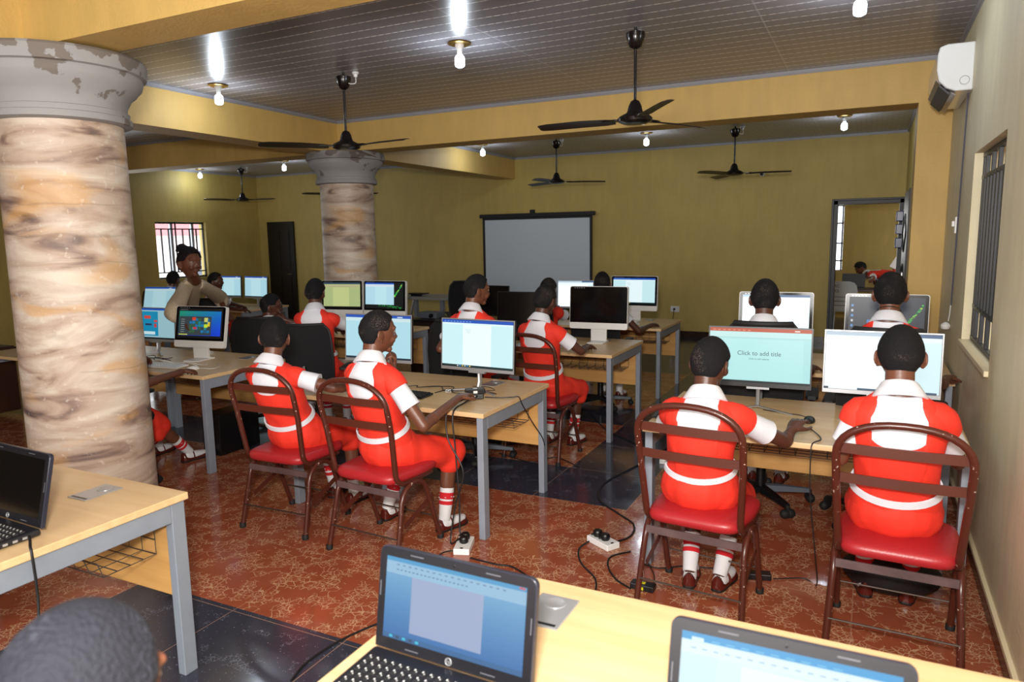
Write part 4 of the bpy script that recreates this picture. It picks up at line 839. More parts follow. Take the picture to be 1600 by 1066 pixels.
def person(label, hip, yaw, head, hyaw=0, hpitch=0, rh=None, lh=None, seat=.47, vox=.0055, skin='skin', hs=1.0, hair='crop', rpose='mouse', lpose='mouse',
           rf=None, lf=None, uniform=True, sw=.150, feet=True, rpole=None, lpole=None, glasses=False, standing=False, wk=1.0, lean=0, rnrm=None, lnrm=None, group='pupils in red and white uniforms', hoff=.010, rel=None, lel=None, hm='hair'):
    t = root('person', label, 'person', (hip[0], hip[1], 0), math.radians(yaw), group if uniform else None)
    Ri = rotz(-math.radians(yaw)); L = lambda p: Ri @ (V(p) - V((hip[0], hip[1], 0)))
    Hc = L(head); HR = Matrix.Rotation(math.radians(hyaw - yaw), 3, 'Z') @ Matrix.Rotation(math.radians(hpitch), 3, 'X')
    zh = seat + .085 if not standing else seat
    P0 = V((0, 0, zh)); P3 = Hc + HR @ V((0, -.035, -.085)) + V((0, -.02, -.052)); P3.x = Hc.x * .85
    Pm = P0.lerp(P3, .5) + V((0, -.035, 0))
    def sp(q): return P0 * (1 - q) ** 2 + (Pm * 2 - (P0 + P3) / 2) * 2 * q * (1 - q) + P3 * q * q
    prof = [(-.08, .10, .09), (0, .155, .115), (.12, .152, .115), (.3, .134, .104), (.42, .137, .105), (.58, .146, .106), (.70, .155, .106), (.78, .162, .102), (.84, .160, .094), (.885, .142, .084), (.925, .112, .074), (.965, .078, .064), (1.02, .056, .055)]
    def pr_(q):
        for (a, x, y), (c, x2, y2) in zip(prof, prof[1:]):
            if q <= c: u = max(0, (q - a) / (c - a)); return (x + (x2 - x) * u) * wk * sw / .150, (y + (y2 - y) * u) * wk
        return prof[-1][1] * wk, prof[-1][2] * wk
    def tp(q, th, off):
        c = sp(q); dv = (sp(q + .02) - sp(q - .02)).normalized(); fw = V((1, 0, 0)).cross(dv) * -1; a_, b_ = pr_(q)
        return c + V((1, 0, 0)) * (a_ + off) * math.cos(th) + fw * -(b_ + off) * math.sin(th) * -1
    seg = 40
    TH = [2 * PI * i / seg for i in range(seg)]
    # joints
    sh = {s: sp(.85) + V((s * sw * .90 * wk, .005, -.018)) for s in (-1, 1)}
    tgt = {}
    for s, h_ in ((1, rh), (-1, lh)):
        tgt[s] = L(h_) if h_ is not None else V((s * .14, .33, .79))
    el = {}
    for s in (-1, 1):
        po = (rpole if s > 0 else lpole); po = V(po) if po else V((s * .55, -.35, -.9)); dd_ = tgt[s] - sh[s]; mx = (.275 + .24) * 1.04
        if dd_.length > mx: tgt[s] = sh[s] + dd_.normalized() * mx
        el[s] = ik(sh[s], tgt[s], .275, .24, po)
    for s, e_, h_ in ((1, rel, rh), (-1, lel, lh)):
        if e_ is not None: el[s] = L(e_); tgt[s] = L(h_)
    hipj = {s: V((s * .082 * wk, 0, zh - .005)) for s in (-1, 1)}
    an = {}; kn = {}
    for s, f_ in ((1, rf), (-1, lf)):
        an[s] = L((f_[0], f_[1], .085)) if f_ is not None else V((s * .09, .34, .085)); kn[s] = ik(hipj[s], an[s], .37, .385, V((s * .12, 1, .5)))
    b = MB()
    b.loft([[tp(q, th, -.008) for th in TH] for q in (-.08, 0, .12, .3, .42, .58, .70, .78, .84, .885, .925, .965, 1.02)])
    b.cap(P3 + V((0, 0, -.03)), Hc + HR @ V((0, -.026, -.045)), .053, .053, 16)
    S = hs * 1.06
    b.loft([[Hc + HR @ headpt(2 * PI * j / 28, -PI / 2 + PI * i / 20, 0, S) for j in range(28)] for i in range(1, 20)])
    hp_ = lambda x, y, z: Hc + HR @ (V((x, y, z)) * S)
    b.ell(hp_(0, .054, -.084), (.026, .020, .018)); b.cap(hp_(0, .080, .012), hp_(0, .093, -.020), .006 * S, .010 * S, 8)
    for s in (-1, 1):
        b.ell(hp_(s * .011, .086, -.026), (.009, .010, .008)); b.ell(hp_(s * .033, .062, -.030), (.022, .020, .024)); b.cap(hp_(s * .012, .083, .028), hp_(s * .045, .070, .030), .008 * S, .007 * S, 8)
        b.ell(hp_(s * .0795, -.012, -.010), (.0075, .021, .033), HR @ Matrix.Rotation(s * .5, 3, 'Z')); b.ell(hp_(s * .075, -.004, -.036), (.008, .010, .012), HR); b.ell(hp_(s * .072, -.002, -.010), (.010, .012, .018), HR)
    b.ell(hp_(0, .0735, -.050), (.023, .010, .0065), HR); b.ell(hp_(0, .071, -.061), (.020, .010, .0075), HR)
    armtop = .2
    for s in (-1, 1):
        b.cap(sh[s], el[s], .040 * wk, .033 * wk, 14); b.cap(el[s], tgt[s], .033 * wk, .022 * wk, 14); m_ = el[s].lerp(tgt[s], .25); b.ell(m_, (.034 * wk, .034 * wk, .034 * wk))
        fd = (tgt[s] - el[s]).normalized(); fd = (fd + V((0, .35, -.05))).normalized() if (rpose if s > 0 else lpose) in ('mouse', 'flat') else fd
        nr = (rnrm if s > 0 else lnrm); nr = V(nr) if nr else V((0, 0, -1))
        hand(b, tgt[s], fd, nr, (-1 if s > 0 else 1), rpose if s > 0 else lpose)
        b.cap(hipj[s], kn[s], .075 * wk, .052 * wk, 14)
        if feet:
            b.cap(kn[s], an[s], .050 * wk, .033, 14); b.cap(kn[s].lerp(an[s], .15) + V((0, -.015, 0)), kn[s].lerp(an[s], .5) + V((0, -.012, 0)), .042 * wk, .036, 12)
    fdirs = {s: V((s * .15, 1, 0)).normalized() for s in (-1, 1)}
    link('body', blob(b, vox, 3), M[skin], t)
    # eyes
    for s in (-1, 1):
        e = MB(); e.ell(hp_(s * .029, .0735, .010), (.0125, .0085, .0062), HR, 14, 8, 0); e.ell(hp_(s * .029, .0795, .010), (.0055, .0030, .0055), HR, 12, 6, 1); e.obj('eye', [M['eyew'], M['eyeb']], t)
    # hair
    b = MB(); n = 64
    def hl(az):
        a = abs((az + PI) % (2 * PI) - PI)
        pts_ = [(0, 42), (.6, 40), (.95, 30), (1.15, 12), (1.4, 8), (1.62, 10), (1.85, -8), (2.1, -28), (2.6, -40), (PI, -43)]
        for (x, y), (x2, y2) in zip(pts_, pts_[1:]):
            if a <= x2: return math.radians(y + (y2 - y) * (a - x) / (x2 - x))
        return math.radians(-43)
    rings = []
    AZ = [2 * PI * j / n for j in range(n)]
    for u, of in ((0, -.006), (.0, .002), (.04, hoff * .65), (.10, hoff), (.2, hoff), (.3, hoff), (.42, hoff), (.55, hoff), (.68, hoff * 1.05), (.8, hoff * 1.1), (.9, hoff * 1.1), (.97, hoff * 1.1)):
        rings.append([Hc + HR @ headpt(a, hl(a) + (PI / 2 - hl(a)) * u, of, S) for a in AZ])
    b.loft(rings, cap=True)
    if hair == 'bun':
        b2 = MB(); b2.ell(hp_(0, -.075, .105), (.048, .045, .040), HR @ Matrix.Rotation(.6, 3, 'X'))
        for k in range(7): a = k / 7 * 2 * PI; b2.cap(hp_(.03 * math.cos(a), -.075 + .03 * math.sin(a), .115), hp_(.035 * math.cos(a + .8), -.075 + .035 * math.sin(a + .8), .088), .014, .014, 8)
        for k in range(15):
            a = -1.9 + 3.8 * k / 14; b.tube([Hc + HR @ headpt(a * (1 - .65 * u), hl(a) + .03 + (1.9 - hl(a)) * u, .010, S) for u in (0, .2, .4, .6, .8, 1)], [.005, .007, .007, .007, .006, .004], 6)
        b2.obj('hair_bun', M['braid'], t); b.obj('hair', M['braid'], t, ang=80)
    else: b.obj('hair', M[hm], t, ang=80)
    if glasses:
        b = MB()
        for s in (-1, 1):
            b.tube([hp_(s * .031 + .021 * math.cos(a), .092 - .1 * abs(.02 * math.cos(a)), .008 + .016 * math.sin(a)) for a in [k * PI / 10 for k in range(20)]], .0018, 6, closed=True)
            b.tube([hp_(s * .052, .088, .012), hp_(s * .075, .05, .010), hp_(s * .077, -.01, .004)], .002, 6)
        b.tube([hp_(-.010, .095, .010), hp_(.010, .095, .010)], .002, 6); b.obj('glasses', M['black'], t)
    if uniform:
        # white shirt
        b = MB(); qs = (.26, .42, .58, .70, .78, .84, .885, .925, .965, .985)
        b.loft([[tp(q, th, .004) for th in TH] for q in qs])
        for s in (-1, 1):
            a_, c_ = sh[s], el[s]; d = (c_ - a_); k = .62
            pts = [a_ - d * .1, a_ + d * .05, a_ + d * .3, a_ + d * (k - .04), a_ + d * k, a_ + d * (k - .002)]
            b.tube(pts, [.044, .052, .052, .056, .058, .046], 18)
        sh_ = b.obj('shirt', M['shirt'], t, ang=60)
        b = MB(); nn = 36; nb_ = P3 + V((0, .0, .0)); up = (Hc + HR @ V((0, -.028, -.06)) - P3).normalized(); fwd = (V((0, 1, 0)) - up * up.y).normalized(); lt = fwd.cross(up)
        rr = []
        for rad, hgt, dip in ((.052, -.01, .0), (.056, .030, .0), (.060, .038, .0), (.068, .030, .0), (.088, -.004, .012), (.100, -.026, .02), (.094, -.030, .02), (.060, -.012, 0)):
            rr.append([nb_ + lt * rad * math.cos(a) + fwd * (rad * .95 * math.sin(a) + .004) + up * (hgt - dip * max(0, math.sin(a)) - .018 * max(0, math.sin(a))) for a in [2 * PI * i / nn + .0 for i in range(nn)]])
        b.loft(rr, cap=False); b.obj('collar', M['shirt'], t, ang=50)
        # red pinafore
        b = MB(); ns = 96; nr_ = 22; W_IN = .098 * sw / .150; tb = .655
        def qtop(th):
            back = math.sin(th) < 0
            def xat(q): return (pr_(q)[0] + .012) * abs(math.cos(th))
            if xat(.85) < W_IN: return (tb + .05 * (xat(.85) / W_IN) ** 4) if back else .60
            q = .87
            while q < .99 and (pr_(q)[0] + .012) * abs(math.cos(th)) > W_IN * .80: q += .004
            return q
        ths = [2 * PI * i / ns for i in range(ns)]; tops = [qtop(th) for th in ths]
        rr = [[tp(.10 + (tops[i] - .10) * j / nr_, ths[i], .013 + .004 * math.sin(ths[i] * 7 + j * .5) * (1 if j < 12 else .3) * .6) for i in range(ns)] for j in range(nr_ + 1)]
        rr += [[tp(tops[i] - .004, ths[i], .004) for i in range(ns)]]
        b.loft(rr, cap=False)
        for s in (-1, 1):
            a_, c_ = sh[s], el[s]; d = (c_ - a_)
            b.tube([a_ - d * .14 - V((s * .035, 0, 0)), a_ - d * .06 - V((s * .012, 0, 0)), a_ + d * .04, a_ + d * .14, a_ + d * .22, a_ + d * .215], [.044, .059, .0635, .0635, .062, .052], 20)
        m_ = MB(); z0 = sp(.06)
        m_.ell(P0 + V((0, -.02, .02)), (.178 * wk, .158 * wk, .135)); m_.cap(P0 + V((0, -.01, 0)), sp(.26), .13, .112 * wk, 20)
        for s in (-1, 1):
            e = kn[s] + (kn[s] - hipj[s]).normalized() * .015
            m_.cap(hipj[s] + V((0, -.02, .0)), e, .102 * wk, .084 * wk, 18)
            m_.cap(kn[s] + V((0, -.03, -.01)), kn[s] + V((0, -.02, -.055)), .078, .074, 16)
        m_.loft([[P0.lerp((kn[1] + kn[-1]) / 2, u) + V((x * wd, 0, z * hh - .005)) for x, z in ((-1, -.6), (-1, .6), (-.4, 1), (.4, 1), (1, .6), (1, -.6), (.4, -1), (-.4, -1))] for u, wd, hh in ((0, .16, .10), (.5, .155, .095), (.98, .150, .078), (1.04, .13, .05))])
        kc = (kn[1] + kn[-1]) / 2
        m_.loft([[kc + V((.155 * wk * w2 * math.cos(a), -.045 + .062 * w2 * math.sin(a), z_)) for a in [2 * PI * i / 20 for i in range(20)]] for z_, w2 in ((-.085, .98), (-.08, 1.03), (-.03, 1.0), (.04, .95))])
        sk = blob(m_, max(vox * 1.7, .010), 5, .5)
        # soft folds across the lap
        for v_ in sk.vertices:
            c = v_.co; v_.co = c + v_.normal * (.0045 * math.sin(c.x * 55 + 2.5 * math.sin(c.y * 14 + len(label))) * (1 if c.y > -.02 else .45) + .004 * mn.noise(c * 14))
        import bmesh
        bm = bmesh.new(); bm.from_mesh(b.mesh('t')); bmesh.ops.recalc_face_normals(bm, faces=bm.faces); bm.from_mesh(sk); me = bpy.data.meshes.new('dress'); bm.to_mesh(me); bm.free(); me.shade_smooth(); me.set_sharp_from_angle(angle=1.2)
        link('dress', me, M['dress'], t)
        b = MB(); b.loft([[tp(q, th, of) for th in TH] for q, of in ((.225, .018), (.225, .026), (.272, .026), (.272, .018))], cap=False); b.obj('belt', M['shirt'], t, ang=30)
    if feet and (uniform or standing):
        for s in (-1, 1):
            A = an[s]; up = (kn[s] - A).normalized(); f = fdirs[s]; lt = f.cross(V((0, 0, 1)))
            if uniform:
                b = MB(); tops_ = .17
                b.tube([A + up * u for u in (tops_, tops_ + .002, tops_ - .02, .09, .03, -.02)], [.030, .041, .042, .041, .037, .034], 16)
                b.loft([[A + f * y + lt * wd * math.cos(a) + V((0, 0, -.045 + hh * math.sin(a))) for a in [2 * PI * i / 16 for i in range(16)]] for y, wd, hh in ((-.045, .018, .02), (-.03, .030, .034), (0, .033, .040), (.05, .034, .033), (.10, .037, .024), (.135, .032, .019), (.155, .015, .012))]); so = b.obj('sock', M['sock'], t)
                b = MB()
                for u0, u1 in ((.145, .105), (.095, .072)): b.tube([A + up * u for u in (u0, u0 - .001, u1 + .001, u1)], [.0405, .0432, .0425, .0395], 16)
                
                for k in range(10):
                    a = k * .6; q = A + up * (.125 - .008 * (k % 3)); rd = (lt * math.cos(a) + f * math.sin(a)); b.box(q + rd * .0425, (.008, .008, .003), None, 1)
                b.obj('red_band', [M['sockred'], M['sock']], so)
            b = MB()
            def out(y, wd, z): return A + f * y + V((0, 0, z - A.z))
            prf = ((-.062, .012), (-.055, .026), (-.02, .035), (.03, .036), (.08, .043), (.12, .044), (.155, .034), (.175, .014))
            b.loft([[A + f * y + lt * wd * c + V((0, 0, z - A.z)) for c, z in ((-1, .0), (1, .0), (1.02, .014), (-1.02, .014))] for y, wd in prf]); sl = MB(); sl.v, sl.f, sl.m = b.v, b.f, b.m
            shoe = MB()
            shoe.loft([[A + f * y + lt * (wd - .001) * math.cos(a) + V((0, 0, .014 + hh * max(0, math.sin(a)) - A.z)) for a in [2 * PI * i / 18 for i in range(18)]] for y, wd, hh in ((-.060, .014, .03), (-.052, .028, .062), (-.03, .035, .060), (-.005, .036, .034), (.05, .038, .026), (.09, .043, .028), (.12, .043, .034), (.15, .034, .030), (.17, .014, .015))])
            shoe.tube([A + f * .028 + lt * .040 * math.cos(a) + V((0, 0, .030 + .050 * math.sin(a) - A.z)) for a in [PI * i / 12 for i in range(13)]], .007, 8, flat=.5)
            so_ = shoe.obj('shoe', M['shoe'], t, ang=50); sl.obj('sole', M['sole'], so_, False, .003)
    return t, dict(Hc=Hc, HR=HR, sh=sh, el=el, sp=sp, tp=tp, L=L, TH=TH, kn=kn, an=an, P0=P0)
def H(px, py, k): return atk(px, py, k)
P = {}
P[1] = person('pupil at the left of the middle desk, on the leftmost maroon chair', (-3.12, 3.27), 6, H(430, 527, 4.28), 26, -6, rel=H(522, 606, 4.2), rh=H(566, 603, 4.32), lh=(-3.24, 3.62, .79), sw=.145, rf=(-3.0, 3.62), lf=(-3.2, 3.66))
P[2] = person('pupil with one hand at the chin and the other on a mouse', (-2.39, 3.22), -8, H(591, 520, 3.88), -38, -4, rel=H(662, 666, 3.78), rh=at(716, 622, .805), lh=H(614, 577, 3.98), lpose='chin', lnrm=(-.4, -.6, .3), rpole=(.45, -.3, -1), lpole=(-.2, .3, -1), sw=.15, rf=(-2.20, 3.47), lf=(-2.62, 3.48))
P[3] = person('pupil in red and white reaching a mouse beside the click to add title screen', (-.665, 3.29), -2, H(1110, 568, 3.26), -18, -8, rel=H(1226, 690, 3.32), rh=at(1236, 674, .805), lh=(-.86, 3.66, .79), rpole=(.8, -.2, -1), sw=.150, rf=(-.585, 3.42), lf=(-.73, 3.40), skin='skin2')
P[4] = person('pupil in red and white nearest the right wall, seen straight from behind', (.14, 3.32), 0, H(1407, 556, 2.86), 0, -8, rel=H(1497, 722, 2.98), rh=(.34, 3.60, .80), lel=H(1312, 716, 2.98), lh=(-.03, 3.60, .80), rpole=(.6, -.3, -1), lpole=(-.6, -.3, -1), sw=.158)
P[5] = person('pupil in red and white at the desk with the dark white-framed computer', (-2.27, 5.14), -6, H(852, 470, 5.5), -14, -6, rel=H(908, 549, 5.5), rh=at(918, 541, .805), lh=(-2.45, 5.80, .79), rpole=(1.2, -.2, -.4), sw=.15, rf=(-2.16, 5.44), lf=(-2.37, 5.42), vox=.0065, skin='skin2')
P[6] = person('pupil in red and white behind the slide monitor, head against the overexposed screen', (-.57, 4.80), 3, H(1195, 467, 4.42), 6, -4, rel=H(1264, 580, 4.65), rh=(-.33, 5.36, .79), lh=(-.76, 5.42, .79), seat=.515, rpole=(1, -.2, -.4), sw=.15, vox=.0065, skin='skin2')
P[7] = person('pupil with a black cord round the neck at the rear right desk', (.10, 4.70), -1, H(1391, 459, 4.05), 0, -2, rel=H(1470, 602, 4.3), rh=at(1481, 592, .81), lh=(-.06, 5.40, .79), seat=.515, rpose='fist', rpole=(1, -.2, -.5), sw=.155, vox=.0065)
P[8] = person('pupil on the large black mesh chair in front of the yellow screen', (-4.34, 4.88), 20, H(493, 457, 6.4), 16, -4, rh=(-4.22, 5.66, .80), lh=(-4.55, 5.60, .80), seat=.515, sw=.15, vox=.0075, skin='skin2', hs=1.02)
P[9] = person('pupil wearing glasses with a hand at the mouth', (-5.10, 5.13), 5, H(424, 479, 6.8), -48, -6, rh=H(446, 500, 6.78), lh=(-5.3, 5.8, .79), seat=.515, rpose='chin', rnrm=(-.8, 0, 0), rpole=(.6, .4, -1), sw=.145, vox=.0075, glasses=True, skin='skin2')
P[10] = person('pupil in red and white behind the brightest white monitor, face turned right', (-2.76, 4.92), -4, H(745, 454, 5.42), -42, -6, rh=(-2.72, 5.66, .79), lel=H(688, 545, 5.25), lh=(-3.12, 5.60, .80), seat=.515, lpole=(-1.2, -.2, -.5), sw=.15, vox=.0065)
P[11] = person('pupil mostly hidden behind the head of the pupil at the dark computer', (-3.0, 6.78), -6, H(857, 453, 7.3), -8, -2, rh=(-2.75, 7.5, .79), lh=(-3.1, 7.5, .79), seat=.515, vox=.0085, skin='skin2')
P[12] = person('small far pupil seen from behind between the two bright far screens', (-2.42, 6.93), 4, H(941, 443, 7.48), 12, -2, rel=H(998, 517, 7.4), rh=H(1018, 508, 7.65), lh=(-2.6, 7.5, .79), seat=.515, rpole=(1.2, -.2, -.5), vox=.0085, skin='skin2')
P[14] = person('far left pupil below the barred window, left of the standing woman', (-8.86, 7.0), 6, H(271, 437, 10.2), 15, -2, seat=.515, vox=.009, skin='skin2')
P[15] = person('far left pupil facing right toward two pale screens, beside the standing woman', (-7.75, 6.88), -14, H(337, 440, 9.5), -58, 0, rh=H(388, 482, 10.2), seat=.48, vox=.009, skin='skin2', rpole=(1, 0, -.6))
P[16] = person('pupil hidden by the near column, only a hand, lap and legs showing', (-4.84, 3.24), 2, H(186, 470, 5.0), -5, -6, rel=H(226, 600, 4.75), rh=at(283, 581, .805), lh=(-5.1, 3.75, .79), seat=.515, rpole=(1, -.1, -.6), rf=(-4.80, 3.80), lf=(-5.18, 3.82))
P[17] = person('dark cropped head of a pupil in the bottom left corner, out of focus', (-.80, .42), -2, H(122, 1112, .80), 14, -8, rh=(-.70, .98, .79), lh=(-.95, .95, .79), vox=.005, hoff=.008, hm='hairfg')
P[18] = person('pupil in red leaning over a table in the room beyond the rear doorway', (.52, 13.7), 90, H(1345, 419, 12.9), 100, -40, rh=(.05, 13.9, .92), lh=(.05, 13.5, .92), seat=.98, standing=True, rf=(.5, 13.8), lf=(.55, 13.6), vox=.010)
# clothes of the standing woman
Tt, tg = person('woman standing in a beige lace blouse, hair tied in a high bun', (-6.72, 5.50), -62, H(296, 411, 6.4), -92, -2, rel=H(271, 488, 6.2), rh=H(292, 503, 6.1), lel=(-6.50, 5.72, 1.12), lh=(-6.3, 5.6, .97), seat=.87, standing=True, hair='bun', uniform=False, sw=.178, vox=.006, hs=1.15, rf=(-6.76, 5.4), lf=(-6.66, 5.6), rpole=(-.3, -1, -.5), wk=1.08)
M['lace'] = mat('beige_lace', (208, 190, 164), .85, bump=.9, bscale=70, vary=.10, vscale=60)
tp, TH, sh, el, sp_ = tg['tp'], tg['TH'], tg['sh'], tg['el'], tg['sp']
b = MB(); b.loft([[tp(q, th, of) for th in TH] for q, of in ((-.10, .045), (.0, .04), (.12, .03), (.3, .028), (.42, .024), (.58, .022), (.70, .020), (.78, .018), (.84, .016), (.885, .014), (.915, .010), (.935, .006), (.935, -.004))], cap=False)
for s in (-1, 1):
    a_, c_ = sh[s], el[s]; w_ = c_ + (tg['L'](V((0, 0, 0))) * 0); d = c_ - a_; hnd = tg['L'](H(292, 503, 6.1)) if s > 0 else tg['L']((-6.3, 5.6, .97)); e = c_ + (hnd - c_) * .45
    b.ell(a_ - d * .05, (.062, .062, .055)); b.tube([a_ - d * .1, a_ + d * .05, a_ + d * .4, a_ + d * .8, c_ + (e - c_) * .15, c_ + (e - c_) * .6, e, e - (e - c_) * .02], [.05, .062, .066, .078, .082, .076, .058, .045], 20)
b.obj('blouse', M['lace'], Tt, ang=70)
b = MB(); b.loft([[V((p.x * k, p.y * k, z)) for p in [V((math.cos(th), math.sin(th) * .8, 0)) for th in TH]] for z, k in ((1.0, .135), (.9, .175), (.8, .185), (.6, .18), (.4, .19), (.32, .195), (.32, .15))], cap=False); b.obj('skirt', mat('cream_skirt', (206, 204, 200), .8), Tt)
b = MB(); b.ell(tg['Hc'] + tg['HR'] @ V((.079, -.004, -.042)), (.004, .004, .005)); b.obj('earring', M['chrome'], Tt)
# black cord round one neck, small ear studs
t7, g7 = P[7]; c = g7['sp'](1.0); b = MB(); b.tube([c + V((.058 * math.cos(a), .056 * math.sin(a) + .0, .045 - .03 * math.sin(a))) for a in [i * PI / 16 for i in range(32)]], .0022, 6, closed=True); b.obj('neck_cord', M['cord'], t7)
for k_ in (2, 5, 8):
    tt, gg = P[k_]; b = MB(); b.ell(gg['Hc'] + gg['HR'] @ V((.079, -.004, -.046)), (.0035, .0035, .0045)); b.obj('ear_stud', M['chrome'], tt)

# ---------------------------------------------------------------- power leads and small things
def cable(name, label, pts, r=.004, m_='cord', cat='cable', n=8):
    pts = [V(p) for p in pts]; o0 = pts[0].copy(); b = MB(); b.tube(spline([p - o0 for p in pts], n), r, 7); o = b.obj(name, M[m_]); o.location = o0; return tag(o, label, cat)
G = lambda x, y, z=.005: tuple(at(x, y, z))
def strip(x, y, rz, label, plugs):
    t = root('extension_socket', label, 'extension socket', (x, y, 0), math.radians(rz), 'white extension sockets on the floor')
    b = MB(); b.b2((-.045, -.09, 0), (.045, .09, .035)); b.obj('body', M['white'], t, False, .004)
    for yy in plugs: b = MB(); b.lathe((0, yy, .035), [(.022, 0), (.026, .006), (.026, .028), (.02, .036), (.004, .038)], 18); b.cap((.0, yy, .055), (-.035, yy + .01, .05), .007, .006, 8); b.obj('plug', M['black'], t)
    b = MB(); b.b2((-.008, -.082, .035), (.008, -.072, .038)); b.obj('rocker_switch', M['cord'], t, False)
    return t
strip(-1.965, 3.29, 20, 'white extension socket with two black plugs below the middle desk leg', (.05, -.0))
strip(-1.275, 3.66, 60, 'white extension socket with two black plugs left of the maroon chair', (.045, -.02))
strip(-1.335, 5.30, 10, 'white extension socket far back beside the black floor band', (.0,))
def brick(x, y, z, rz, label, ylab=True, roll=0):
    t = root('power_adapter', label, 'power adapter', (x, y, z), math.radians(rz)); b = MB(); b.b2((-.06, -.027, 0), (.06, .027, .032)); b.obj('body', M['black'], t, False, .005)
    b = MB(); b.b2((-.014, -.0285, .007), (.010, -.027, .022)); b.b2((-.012, -.012, .032), (.012, .012, .0325)); b.obj('sticker', mat('yellow_sticker', (226, 214, 20), .5) if ylab else M['white'], t, False); return t
brick(-.925, 3.25, 0, -3, 'black power adapter with a yellow sticker left of the maroon chair leg'); brick(-.43, 3.60, 0, 15, 'black power adapter with a yellow sticker behind the right leg of the maroon chair')
brick(-2.135, 3.74, .751, 30, 'black power adapter with a white sticker on the corner of the middle desk', False); brick(-2.12, 3.73, .785, 38, 'second black adapter stacked on the one at the middle desk corner', False)
cable('power_lead', 'black lead running from the foreground laptop desk across the black floor', [G(455, 1064), G(480, 1035), G(530, 1002), G(590, 975), G(640, 960), G(690, 945)], .005)
cable('power_lead', 'black lead trailing right from the extension socket behind the laptop lid', [G(735, 872), G(775, 882), G(800, 886), G(830, 905), G(850, 925)], .005)
cable('power_lead', 'black lead entering the extension socket from the left behind the laptop lid', [G(712, 860), G(698, 862), G(686, 868), G(670, 890)], .004)
cable('power_lead', 'thick black lead looping over the black floor to the extension socket', [G(1060, 690), G(1000, 725), G(945, 755), G(936, 780), G(965, 802), G(990, 820), G(985, 838), G(960, 848)], .006)
cable('power_lead', 'black lead curling from the extension socket toward the foreground desk', [G(925, 843), G(905, 858), G(908, 880), G(930, 905), G(930, 930)], .005)
cable('power_lead', 'black lead lying in a bend beside the yellow stickered adapter', [G(985, 862), G(955, 870), G(950, 885), G(962, 905), G(985, 920)], .005)
cable('power_lead', 'thin black lead from the adapter up along the chair leg', [G(1020, 922, .01), G(1022, 900), G(1012, 880), G(1000, 868)], .003)
cable('power_lead', 'black lead behind the shoes under the maroon chair', [G(1000, 880), G(1030, 888), G(1070, 885), G(1130, 890)], .004)
cable('power_lead', 'thin black lead hanging from the right desk to the floor adapter', [(-.235, 3.79, .756), (-.17, 3.60, .756), (-.20, 3.508, .753), (-.205, 3.49, .70), (-.20, 3.5, .5), (-.17, 3.55, .2), (-.16, 3.62, .01), (-.22, 3.68, .006), (-.36, 3.61, .006)], .003)
cable('power_lead', 'black lead falling over the middle desk edge to the extension socket', [(-2.10, 3.72, .77), (-2.09, 3.55, .77), (-2.08, 3.40, .74), (-2.06, 3.38, .55), (-2.03, 3.36, .25), (-2.02, 3.34, .08), (-1.99, 3.32, .058)], .0045)
cable('power_lead', 'second black lead looping down beside the middle desk leg', [(-2.14, 3.70, .77), (-2.13, 3.52, .77), (-2.12, 3.40, .75), (-2.10, 3.37, .6), (-2.0, 3.36, .42), (-2.05, 3.35, .22), (-2.06, 3.3, .02), (-1.99, 3.27, .055)], .0045)
cable('power_lead', 'black lead crossing the far end of the middle desk and down its panel', [(-2.08, 3.78, .756), (-1.98, 3.80, .757), (-1.92, 3.84, .757), (-1.888, 3.86, .757), (-1.883, 3.9, .70), (-1.885, 4.05, .55), (-1.89, 4.2, .42), (-1.90, 4.27, .34)], .0035)
r_ = random.Random(5)
for i, (x0, x1, y0, y1) in enumerate(((-2.6, -2.15, 3.80, 3.96), (-2.75, -2.35, 3.82, 3.98), (-2.45, -2.05, 3.76, 3.92))):
    pts = [(x0 + (x1 - x0) * (j / 5) + r_.uniform(-.03, .03), y0 + (y1 - y0) * r_.random(), .7535 + .004 * (j % 3)) for j in range(6)]
    cable('monitor_lead', ('loose black lead lying left of the tall monitor foot', 'loose black lead running behind the black keyboard', 'loose black lead coiled round the adapter on the desk corner')[i], pts, .0028)
for i in range(3):
    pts = [(-5.35 + .1 * i + .12 * j * .8, 3.86 + .07 * r_.random() + .02 * i, .7535 + .012 * ((i + j) % 3)) for j in range(6)]
    cable('keyboard_lead', ('white lead on the desk in front of the colour tile computer', 'white lead curling round the foot of the colour tile computer', 'white lead looping behind the white keyboard')[i], pts, .003, 'wcord')
for i in range(3):
    pts = [(-5.85 + .13 * j, 3.95 + .12 * r_.random(), .7535 + .02 * ((i + j) % 2)) for j in range(6)]
    cable('monitor_lead', ('tangled black lead below the half hidden blue screen', 'looping black lead below the half hidden blue screen, left of the white leads', 'thin black lead crossing under the half hidden blue screen')[i], pts, .003)
cable('power_lead', 'black lead hanging from the left foreground laptop over the desk edge', [(-2.46, 1.31, .768), (-2.42, 1.29, .765), (-2.385, 1.27, .762), (-2.362, 1.26, .74), (-2.36, 1.262, .6), (-2.352, 1.25, .45), (-2.40, 1.3, .2), (-2.5, 1.4, .01)], .0045)
cable('power_lead', 'black lead on the floor behind the middle desk leg', [G(780, 708), G(830, 722), G(868, 715), G(905, 730)], .004)
cable('power_lead', 'black lead with a plug lying on the black floor behind the middle desk', [G(925, 648), G(935, 660), G(950, 674), G(985, 690), G(1005, 700)], .006)
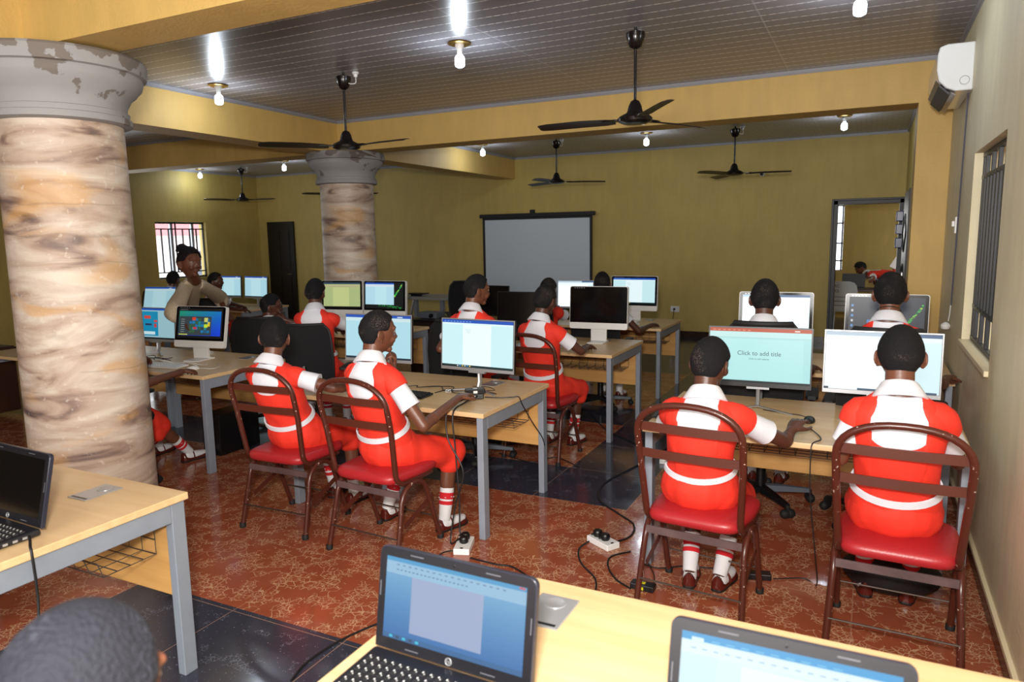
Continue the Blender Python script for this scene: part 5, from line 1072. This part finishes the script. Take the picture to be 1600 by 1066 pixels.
# paper and boxes below the colour tile desk
for i, (x, y, s) in enumerate(((-3.95, 4.35, .10), (-4.25, 4.75, .16))):
    o = MB().box((0, 0, s / 2 * .5), (s, s * .8, s * .5)).obj('adapter_box', M['white'], None, False, .003); o.location = (x, y, 0); o.rotation_euler = (0, 0, .4 + i); tag(o, ('small white box on the floor behind the leftmost maroon chair', 'larger white box on the floor under the colour tile desk')[i], 'box')
o = MB(); o.box((0, 0, .17), (.2, .42, .34)); pc = o.obj('computer_tower', M['black'], None, False, .006); pc.location = (-4.75, 4.2, 0); tag(pc, 'black computer tower on the floor under the colour tile desk', 'computer')
o = MB(); o.ell((0, 0, .1), (.22, .14, .10)); o = o.obj('bag', M['blackm']); o.location = (.16, 3.72, 0); tag(o, 'soft black bag on the floor under the chair by the right wall', 'bag')
# the room beyond the doorway
t = root('plastic_chair', 'white moulded plastic chair seen through the rear doorway', 'chair', (-.36, 13.2, 0), math.radians(170))
pm = mat('cream_plastic', (176, 178, 176), .5)
b = MB(); b.loft([[V((x, .20 + .03 * (z - .45) - .04 * (x / .22) ** 2 + o_, z)) for x, o_ in [(-w_ + 2 * w_ * i / 10, .012) for i in range(11)] + [(w_ - 2 * w_ * i / 10, -.012) for i in range(11)]] for z, w_ in ((.44, .20), (.6, .225), (.75, .225), (.85, .21), (.90, .17), (.92, .10))]); b.obj('backrest', pm, t)
b = MB(); b.box((0, -.02, .43), (.44, .44, .03)); b.obj('seat', pm, t, False, .01)
for sx in (-1, 1):
    for sy in (-1, 1): b = MB(); b.tube([(sx * .19, sy * .18, .43), (sx * .22, sy * .21, 0)], .022, 8); b.obj('leg', pm, t)
b = MB()
for k in range(3): b.b2((-.14, .222, .52 + k * .07), (.14, .226, .528 + k * .07))
b.obj('slot', M['black'], t, False)
text('VRC', .07, M['black'], t, (.10, .23, .84), (PI / 2, 0, PI), 'stencil')
text('EKS', .07, M['black'], t, (.10, .236, .76), (PI / 2, 0, PI), 'stencil')
t = root('table', 'table with a dark laptop in the room beyond the rear doorway', 'table', (.1, 13.75, 0))
b = MB(); b.b2((-.75, -.3, .72), (.45, .3, .76)); b.obj('tabletop', mat('dark_brown_wood', (56, 30, 20)), t, False, .004)
b = MB(); b.b2((.0, -.29, .05), (.42, -.26, .72)); b.obj('front_panel', M['panel'], t, False)
for sx in (-.7, .40):
    for sy in (-.25, .25): b = MB(); b.box((sx, sy, .36), (.05, .05, .72)); b.obj('leg', M['darkdoor'], t, False)
t = root('laptop', 'closed dark laptop on the table beyond the doorway', 'laptop', (-.25, 13.65, .76)); b = MB(); b.b2((-.18, -.12, 0), (.18, .12, .02)); b.obj('base', M['black'], t, False, .004); b = MB(); b.box((0, .12, .13), (.36, .012, .24), Matrix.Rotation(-.2, 3, 'X')); b.obj('lid', M['black'], t, False, .004)
t = root('bag', 'black bag with a white flap at the right edge of the rear doorway', 'bag', (.62, 14.6, 0)); b = MB(); b.b2((-.25, -.15, 0), (.25, .15, .95)); b.obj('stack_base', M['darkdoor'], t, False, .02); b = MB(); b.ell((0, 0, 1.12), (.28, .16, .2)); b.obj('body', M['blackm'], t); b = MB(); b.box((-.2, -.12, 1.15), (.16, .03, .2), Matrix.Rotation(.5, 3, 'Y')); b.obj('flap', M['white'], t, False, .01)
lamp('inner_room_daylight', 'AREA', (-1.45, 15.9, 1.7), 10, (1, .97, .9), .6, (math.radians(-90), 0, 0))
